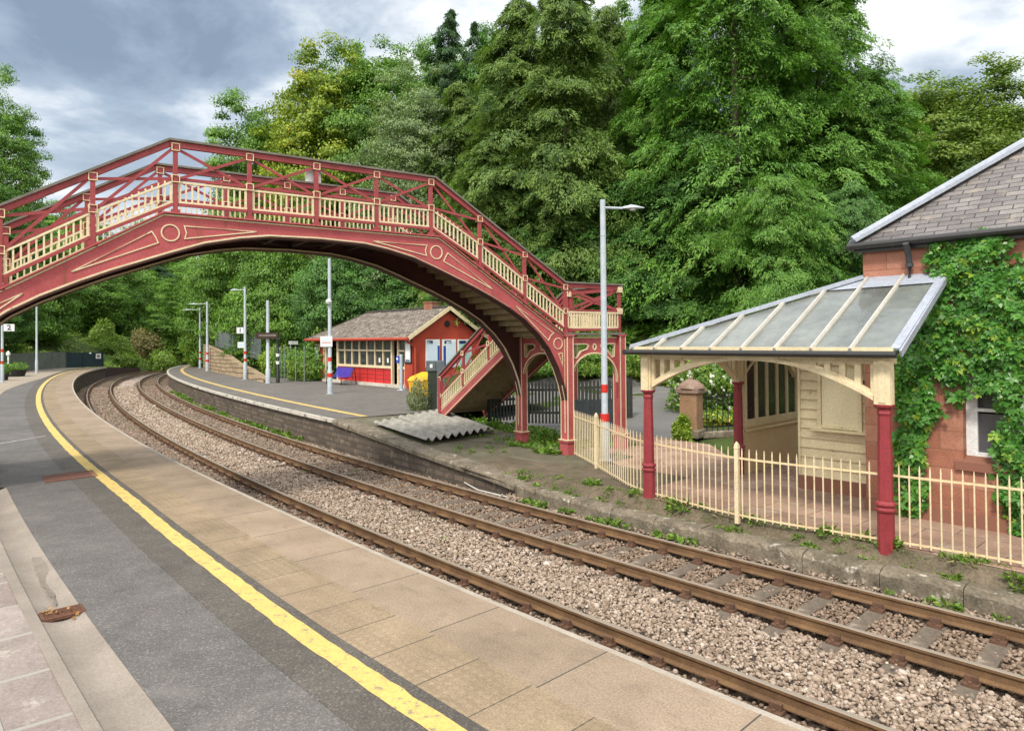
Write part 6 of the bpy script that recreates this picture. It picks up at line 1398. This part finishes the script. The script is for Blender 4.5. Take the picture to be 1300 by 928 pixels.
T += [('broadleaf_tree', 'broad_a', 'lf_green', 1255, 70, 120, 60, 'green tree at the right edge behind the rounded maple'),
      ('broadleaf_tree', 'broad_b', 'lf_green', 445, 78, 58, 62, 'green tree filling the back between the yellowing and the silvery trees'),
      ('cypress_tree', 'cypress_b', 'lf_cypress', 985, 50, -120, 95, 'cypress standing just behind the two tallest cypresses'),
      ('conifer_tree', 'spruce', 'lf_conifer', 585, 55, 105, 70, 'olive conifer behind the bridge near the top of its right stair'),
      ('broadleaf_tree', 'broad_a', 'lf_green', 735, 62, 14, 72, 'broadleaf crown between the drooping conifers and the cypresses'),
      ('broadleaf_tree', 'broad_a', 'lf_green', 565, 66, 42, 58, 'green tree whose crown hides the lower twin dark conifers'),
      ('broadleaf_tree', 'broad_b', 'lf_dark', 625, 60, 45, 52, 'darker green tree right of the twin dark conifers'),
      ('conifer_tree', 'spruce', 'lf_conifer', 772, 50, 8, 62, 'olive conifer directly behind the head of the tall lamp post'),
      ('cypress_tree', 'cypress', 'lf_cypress', 850, 46, -30, 92, 'cypress on the left flank of the biggest cypress'),
      ('broadleaf_tree', 'broad_a', 'lf_green', 690, 60, 25, 70, 'green broadleaf seen through gaps between the drooping conifers'),
      ('broadleaf_tree', 'broad_low', 'lf_dark', -60, 68, 350, 66, 'dark low tree beyond the planters at the left edge'),
      ('broadleaf_tree', 'broad_b', 'lf_green', 240, 105, 345, 40, 'leafy tree above the vanishing far platform')]
for i, a in enumerate(T): tree(*a, rot=1.7*i)
rg = np.random.default_rng(77)
# bushes on the far embankment, beside the shelter and in the gardens
BU = [(150, 95, 425, 22, 'lf_bank', 'pale grassy bush low on the far embankment nearest the board fence end'), (185, 102, 415, 24, 'lf_dry', 'straw coloured bush in the middle of the far embankment'), (215, 104, 420, 26, 'lf_bank', 'yellow green bush on the far embankment near the track'),
      (170, 110, 400, 26, 'lf_green', 'green bush high on the far embankment'), (238, 110, 410, 22, 'lf_green', 'green bush where the far embankment meets the rails'), (130, 98, 405, 18, 'lf_bank', 'tall weedy bush behind the end of the darker board fence'), (205, 92, 445, 18, 'lf_bank', 'low weedy bush at the track side of the far embankment'), (160, 90, 448, 16, 'lf_bank', 'low bush beside the black ramp wall')]
for i, (px, Y, yt, hw, mt, lab) in enumerate(BU):
    top = DY(px, yt, Y); z = hz(top.x, top.y); bush('bank_bush', lab, V3(top.x, top.y, min(z, top.z-1)), hw/867*Y*.8, max(top.z-z, 1.2)/1.7, mt, 5000, .36, 100+i, group='bushes on the far embankment', cat='bush')
for i, (px, py, hw, h, mt, lab) in enumerate(((382, 484, 1.6, 1.9, 'lf_green', 'green shrub between the small white finger sign and the shelter'), (366, 484, 1.2, 1.1, 'lf_lime', 'low bright shrub at the foot of the small white finger sign'), (393, 480, 1.1, 2.6, 'lf_round', 'taller olive shrub against the end of the shelter'), (350, 480, 1.5, 1.5, 'lf_green', 'leafy shrub behind the black banded post'), (330, 478, 1.5, 1.6, 'lf_lime', 'climbing shrub on the wire fence behind the nameboard post'))):
    b = U(px, py, P1Z)+V3(1.0, .9, 0); bush('platform_shrub', lab, b, hw, h, mt, 2600, .24, 130+i, group='shrubs beside the shelter')
GB = [(692, 38, 446, 3.0, 'lf_green', None, 'leafy green hedge plant beyond the dark picket fence'), (772, 38, 446, 3.2, 'lf_weed', None, 'broad light green hedge seen through the landing arch'), (730, 39, 444, 3.0, 'lf_green', None, 'dense hedge behind the near right bridge leg'), (810, 38.5, 456, 2.4, 'lf_round', ('fl_yellow', .05, .16), 'yellow flowered shrub at the road edge left of the first red column'), (840, 37.5, 450, 2.3, 'lf_green', ('fl_yellow', .04, .14), 'green shrub with yellow blooms behind the road'), (866, 37, 448, 2.3, 'lf_lime', ('fl_yellow', .06, .13), 'bright shrub with yellow flowers left of the gate pier'), (905, 29, 452, 2.0, 'lf_weed', ('fl_white', .07, .13), 'shrub with white flowers behind the gate pier'), (942, 29, 452, 1.9, 'lf_green', ('fl_white', .04, .12), 'green shrub with white flowers behind the black spiked fence'), (976, 29.5, 448, 2.1, 'lf_weed', ('fl_white', .05, .12), 'white flowered shrub seen through the glazed screen'), (1010, 30, 446, 2.2, 'lf_green', ('fl_white', .05, .12), 'leafy shrub at the right of the glazed screen'), (918, 25.6, 520, .9, 'lf_weed', ('fl_yellow', .10, .09), 'low yellow flowering plant inside the black spiked fence'), (866, 22.6, 527, .28, 'lf_lime', None, 'lime leafed plant leaning out beside the gate pier'), (850, 36, 478, 1.1, 'lf_weed', None, 'weedy shrub at the road edge behind the gate pier')]
for i, (px, Y, yt, r, mt, fl_, lab) in enumerate(GB):
    top = DY(px, yt, Y); z = hz(top.x, top.y); bush('garden_shrub', lab, V3(top.x, top.y, z-.1), r, max(top.z-z, .5)/1.5, mt, int(2500+3200*r), .20 if r > 1 else .12, 150+i, fl_, group='shrubs in the station garden')

# weeds: tufts of leaves and blades
def weeds(name, pts, size, mat, seed, per=60, blade=.5):
    rg = np.random.default_rng(seed); P = []; D = []; L = []
    for (x, y, z), s in zip(pts, np.broadcast_to(size, (len(pts),))):
        s = s*rg.uniform(.6, 1.3); n = int(per*rg.uniform(.6, 1.3)); a = rg.uniform(0, 6.28, n); r = s*.5*rg.uniform(0, 1, n)**.7; hh = s*.7*rg.uniform(0, 1, n)*(1-(r/(s*.55))**2*.7)
        P.append(np.stack([x+r*np.cos(a), y+r*np.sin(a), z+hh*(1-blade)], 1)); D.append(np.stack([np.cos(a)*rg.uniform(.2, 1.1, n), np.sin(a)*rg.uniform(.2, 1.1, n), rg.uniform(.2, 1.3, n)], 1)); L.append(s*rg.uniform(.25, .6, n))
    P = np.concatenate(P); D = np.concatenate(D); L = np.concatenate(L); n = len(P); N = rg.normal(0, .5, (n, 3))+np.array([0, 0, .8])
    v, f = leafset(P, N, D, L, L*(.16 if blade > .7 else .45), .1); return stuff(np_mesh(name, v, f, mat, np.clip(rg.normal(.5, .22, n), 0, 1)))
def spots(n, y0, y1, o0, o1, zf, seed):
    rg = np.random.default_rng(seed); out = []
    for _ in range(n):
        y, o = rg.uniform(y0, y1), rg.uniform(o0, o1); x, yy = cpt(y, o); out.append((x, yy, zf(y, o) if callable(zf) else zf))
    return out
weeds('weeds', spots(70, 24, 52, 4.15, 4.6, -.3, 201), .38, 'lf_weed', 202)
big = [U(x, y, -.28) for x, y in [(388, 538), (343, 522), (263, 506), (245, 500), (428, 553), (276, 512), (305, 519)]]
weeds('ferny_weeds', [tuple(p) for p in big], [.75, .6, .6, .6, .55, .4, .4], 'lf_green', 203, 420)
weeds('verge_weeds', spots(90, 1, 14.5, 4.62, 5.15, vz, 204), .20, 'lf_weed', 205, 45)
weeds('verge_grass', spots(190, 1, 14.5, 4.6, 5.2, vz, 206), .16, 'lf_weed', 207, 26, .9)
weeds('kerb_weeds', spots(30, 5, 13.5, 4.16, 4.28, -.12, 208), .22, 'lf_weed', 209, 40)
weeds('dry_stems', spots(22, 3, 12, 4.7, 5.1, vz, 210), .42, 'lf_dry', 211, 12, .95)
def gz(y, o): 
    x, yy = cpt(y, o); return max(hz(x, yy), .28)
weeds('bridge_weeds', spots(260, 14.5, 25, E1+2.6, E1+6.5, gz, 212), .40, 'lf_weed', 213, 45)
weeds('ramp_moss_weeds', spots(60, 13.5, 20, E1+.7, E1+3.2, lambda y, o: max(zk(y)-.01, .2), 214), .13, 'lf_weed', 215, 30)
weeds('track_weeds', spots(26, 8, 40, -1.2, 4.3, -.22, 216), .14, 'lf_weed', 217, 26)
weeds('rough_grass', spots(1500, 78, 150, -38, -3.4, lambda y, o: hz(*cpt(y, o)), 218), 1.2, 'lf_bank', 219, 44, .75)
weeds('bank_growth', spots(420, 30, 90, 20.5, 33, lambda y, o: hz(*cpt(y, o)), 220), 1.5, 'lf_dark', 221, 60)
weeds('road_verge_growth', [(x, y, hz(x, y)) for x, y in zip(rg.uniform(-3, 22, 420), rg.uniform(29, 46, 420)) if (y > 37.5 or x > 10.5+.25*(y-33))], 1.1, 'lf_green', 223, 60)
# dead leaves in the grate and on the platform
n = 20; gpos = np.array(ctr)[None]+rg.uniform(-1, 1, (n, 1))*np.array(ex)[None]*L*0
gx_ = rg.uniform(.02, .48, n); gc = [U(x, y, P2Z-.0) for x, y in zip(rg.uniform(58, 100, n), 777+rg.normal(0, 3, n))]
P = np.array([tuple(p) for p in gc]); P[:, 2] = P2Z-.004+rg.uniform(0, .012, n); v, f = leafset(P, rg.normal(0, .35, (n, 3))+np.array([0, 0, 1]), rg.normal(size=(n, 3)), .055, .035); stuff(np_mesh('dead_leaves', v, f, 'deadleaf', rg.uniform(size=n)))

# ================================================================== SKY AND LIGHT
w = bpy.data.worlds.new('World'); scene.world = w; w.use_nodes = True; nt = w.node_tree; nt.nodes.clear()
SUN_EL, SUN_AZ = R(50), R(204)      # azimuth clockwise from +Y
class WT(NT):
    def __init__(s, t): s.t = t
t = WT(nt); out = t.n('ShaderNodeOutputWorld'); sky = t.n('ShaderNodeTexSky', sky_type='NISHITA', sun_disc=False, sun_elevation=SUN_EL, sun_rotation=SUN_AZ, air_density=1.0, dust_density=1.5)
gen = t.coord('Generated'); sp = t.n('ShaderNodeSeparateXYZ'); t.set(sp.inputs[0], gen)
zc = t.math('ADD', t.math('MAXIMUM', sp.outputs[2], 0.), .22); cb = t.n('ShaderNodeCombineXYZ'); t.set(cb.inputs[0], t.math('DIVIDE', sp.outputs[0], zc)); t.set(cb.inputs[1], t.math('DIVIDE', sp.outputs[1], zc))
n1 = t.noise(t.mapping(cb.outputs[0], (1, 1, 1), (0, 0, .4), (2.3, .7, 0)), .95, 7, .55, .35); n2 = t.noise(t.mapping(cb.outputs[0], (1, 1, 1), (0, 0, 0), (7.3, 3.1, 1)), 3.1, 6, .6, .3)
mixn = t.math('ADD', t.math('MULTIPLY', n1, .78), t.math('MULTIPLY', n2, .22))
cloud = t.ramp(mixn, [(.38, (.20, .26, .345)), (.44, (.31, .385, .48)), (.475, (.50, .56, .63)), (.52, (.80, .83, .85)), (.60, (1.05, 1.05, 1.04))])
hor = t.ramp(sp.outputs[2], [(.02, 1.), (.34, 0.)]); cloud = t.mix(t.math('MULTIPLY', hor, .45), cloud, (.68, .72, .76))
back = t.ramp(sp.outputs[1], [(.0, 1.), (.55, 0.)])          # unseen sky behind the camera, brightened and warmed to light the scene
zen = t.ramp(sp.outputs[2], [(.45, 0.), (.9, 1.)])  # sky above the frame, also raised in brightness as added light
bright = t.math('ADD', 1., t.math('ADD', t.math('MULTIPLY', back, 1.0), t.math('MULTIPLY', zen, .8)))
cloud = t.mix(t.math('MULTIPLY', back, .6), cloud, (.66, .63, .57)); vm = t.n('ShaderNodeVectorMath', operation='SCALE'); t.set(vm.inputs[0], cloud); t.set(vm.inputs['Scale'], bright)
b1 = t.n('ShaderNodeBackground', Strength=.10); t.set(b1.inputs[0], sky.outputs[0]); b2 = t.n('ShaderNodeBackground', Strength=.80); t.set(b2.inputs[0], vm.outputs[0])
mx = t.n('ShaderNodeMixShader'); mx.inputs[0].default_value = .90; t.set(mx.inputs[1], b1.outputs[0]); t.set(mx.inputs[2], b2.outputs[0]); t.set(out.inputs[0], mx.outputs[0])
sl_ = bpy.data.lights.new('sun', 'SUN'); sl_.energy = 2.2; sl_.angle = R(10); sl_.color = (1, .93, .80); so = bpy.data.objects.new('sun', sl_); COL.objects.link(so)
sd = Vector((math.sin(SUN_AZ)*math.cos(SUN_EL), math.cos(SUN_AZ)*math.cos(SUN_EL), math.sin(SUN_EL))); so.rotation_euler = sd.to_track_quat('Z', 'Y').to_euler(); so.location = (0, -20, 60)
vs_ = scene.view_settings; vs_.view_transform = 'Standard'; vs_.look = 'None'; vs_.exposure = .80; vs_.gamma = 1; vs_.use_curve_mapping = False
scene.render.engine = 'CYCLES'; scene.cycles.max_bounces = 6; scene.cycles.transparent_max_bounces = 12; scene.cycles.use_denoising = True
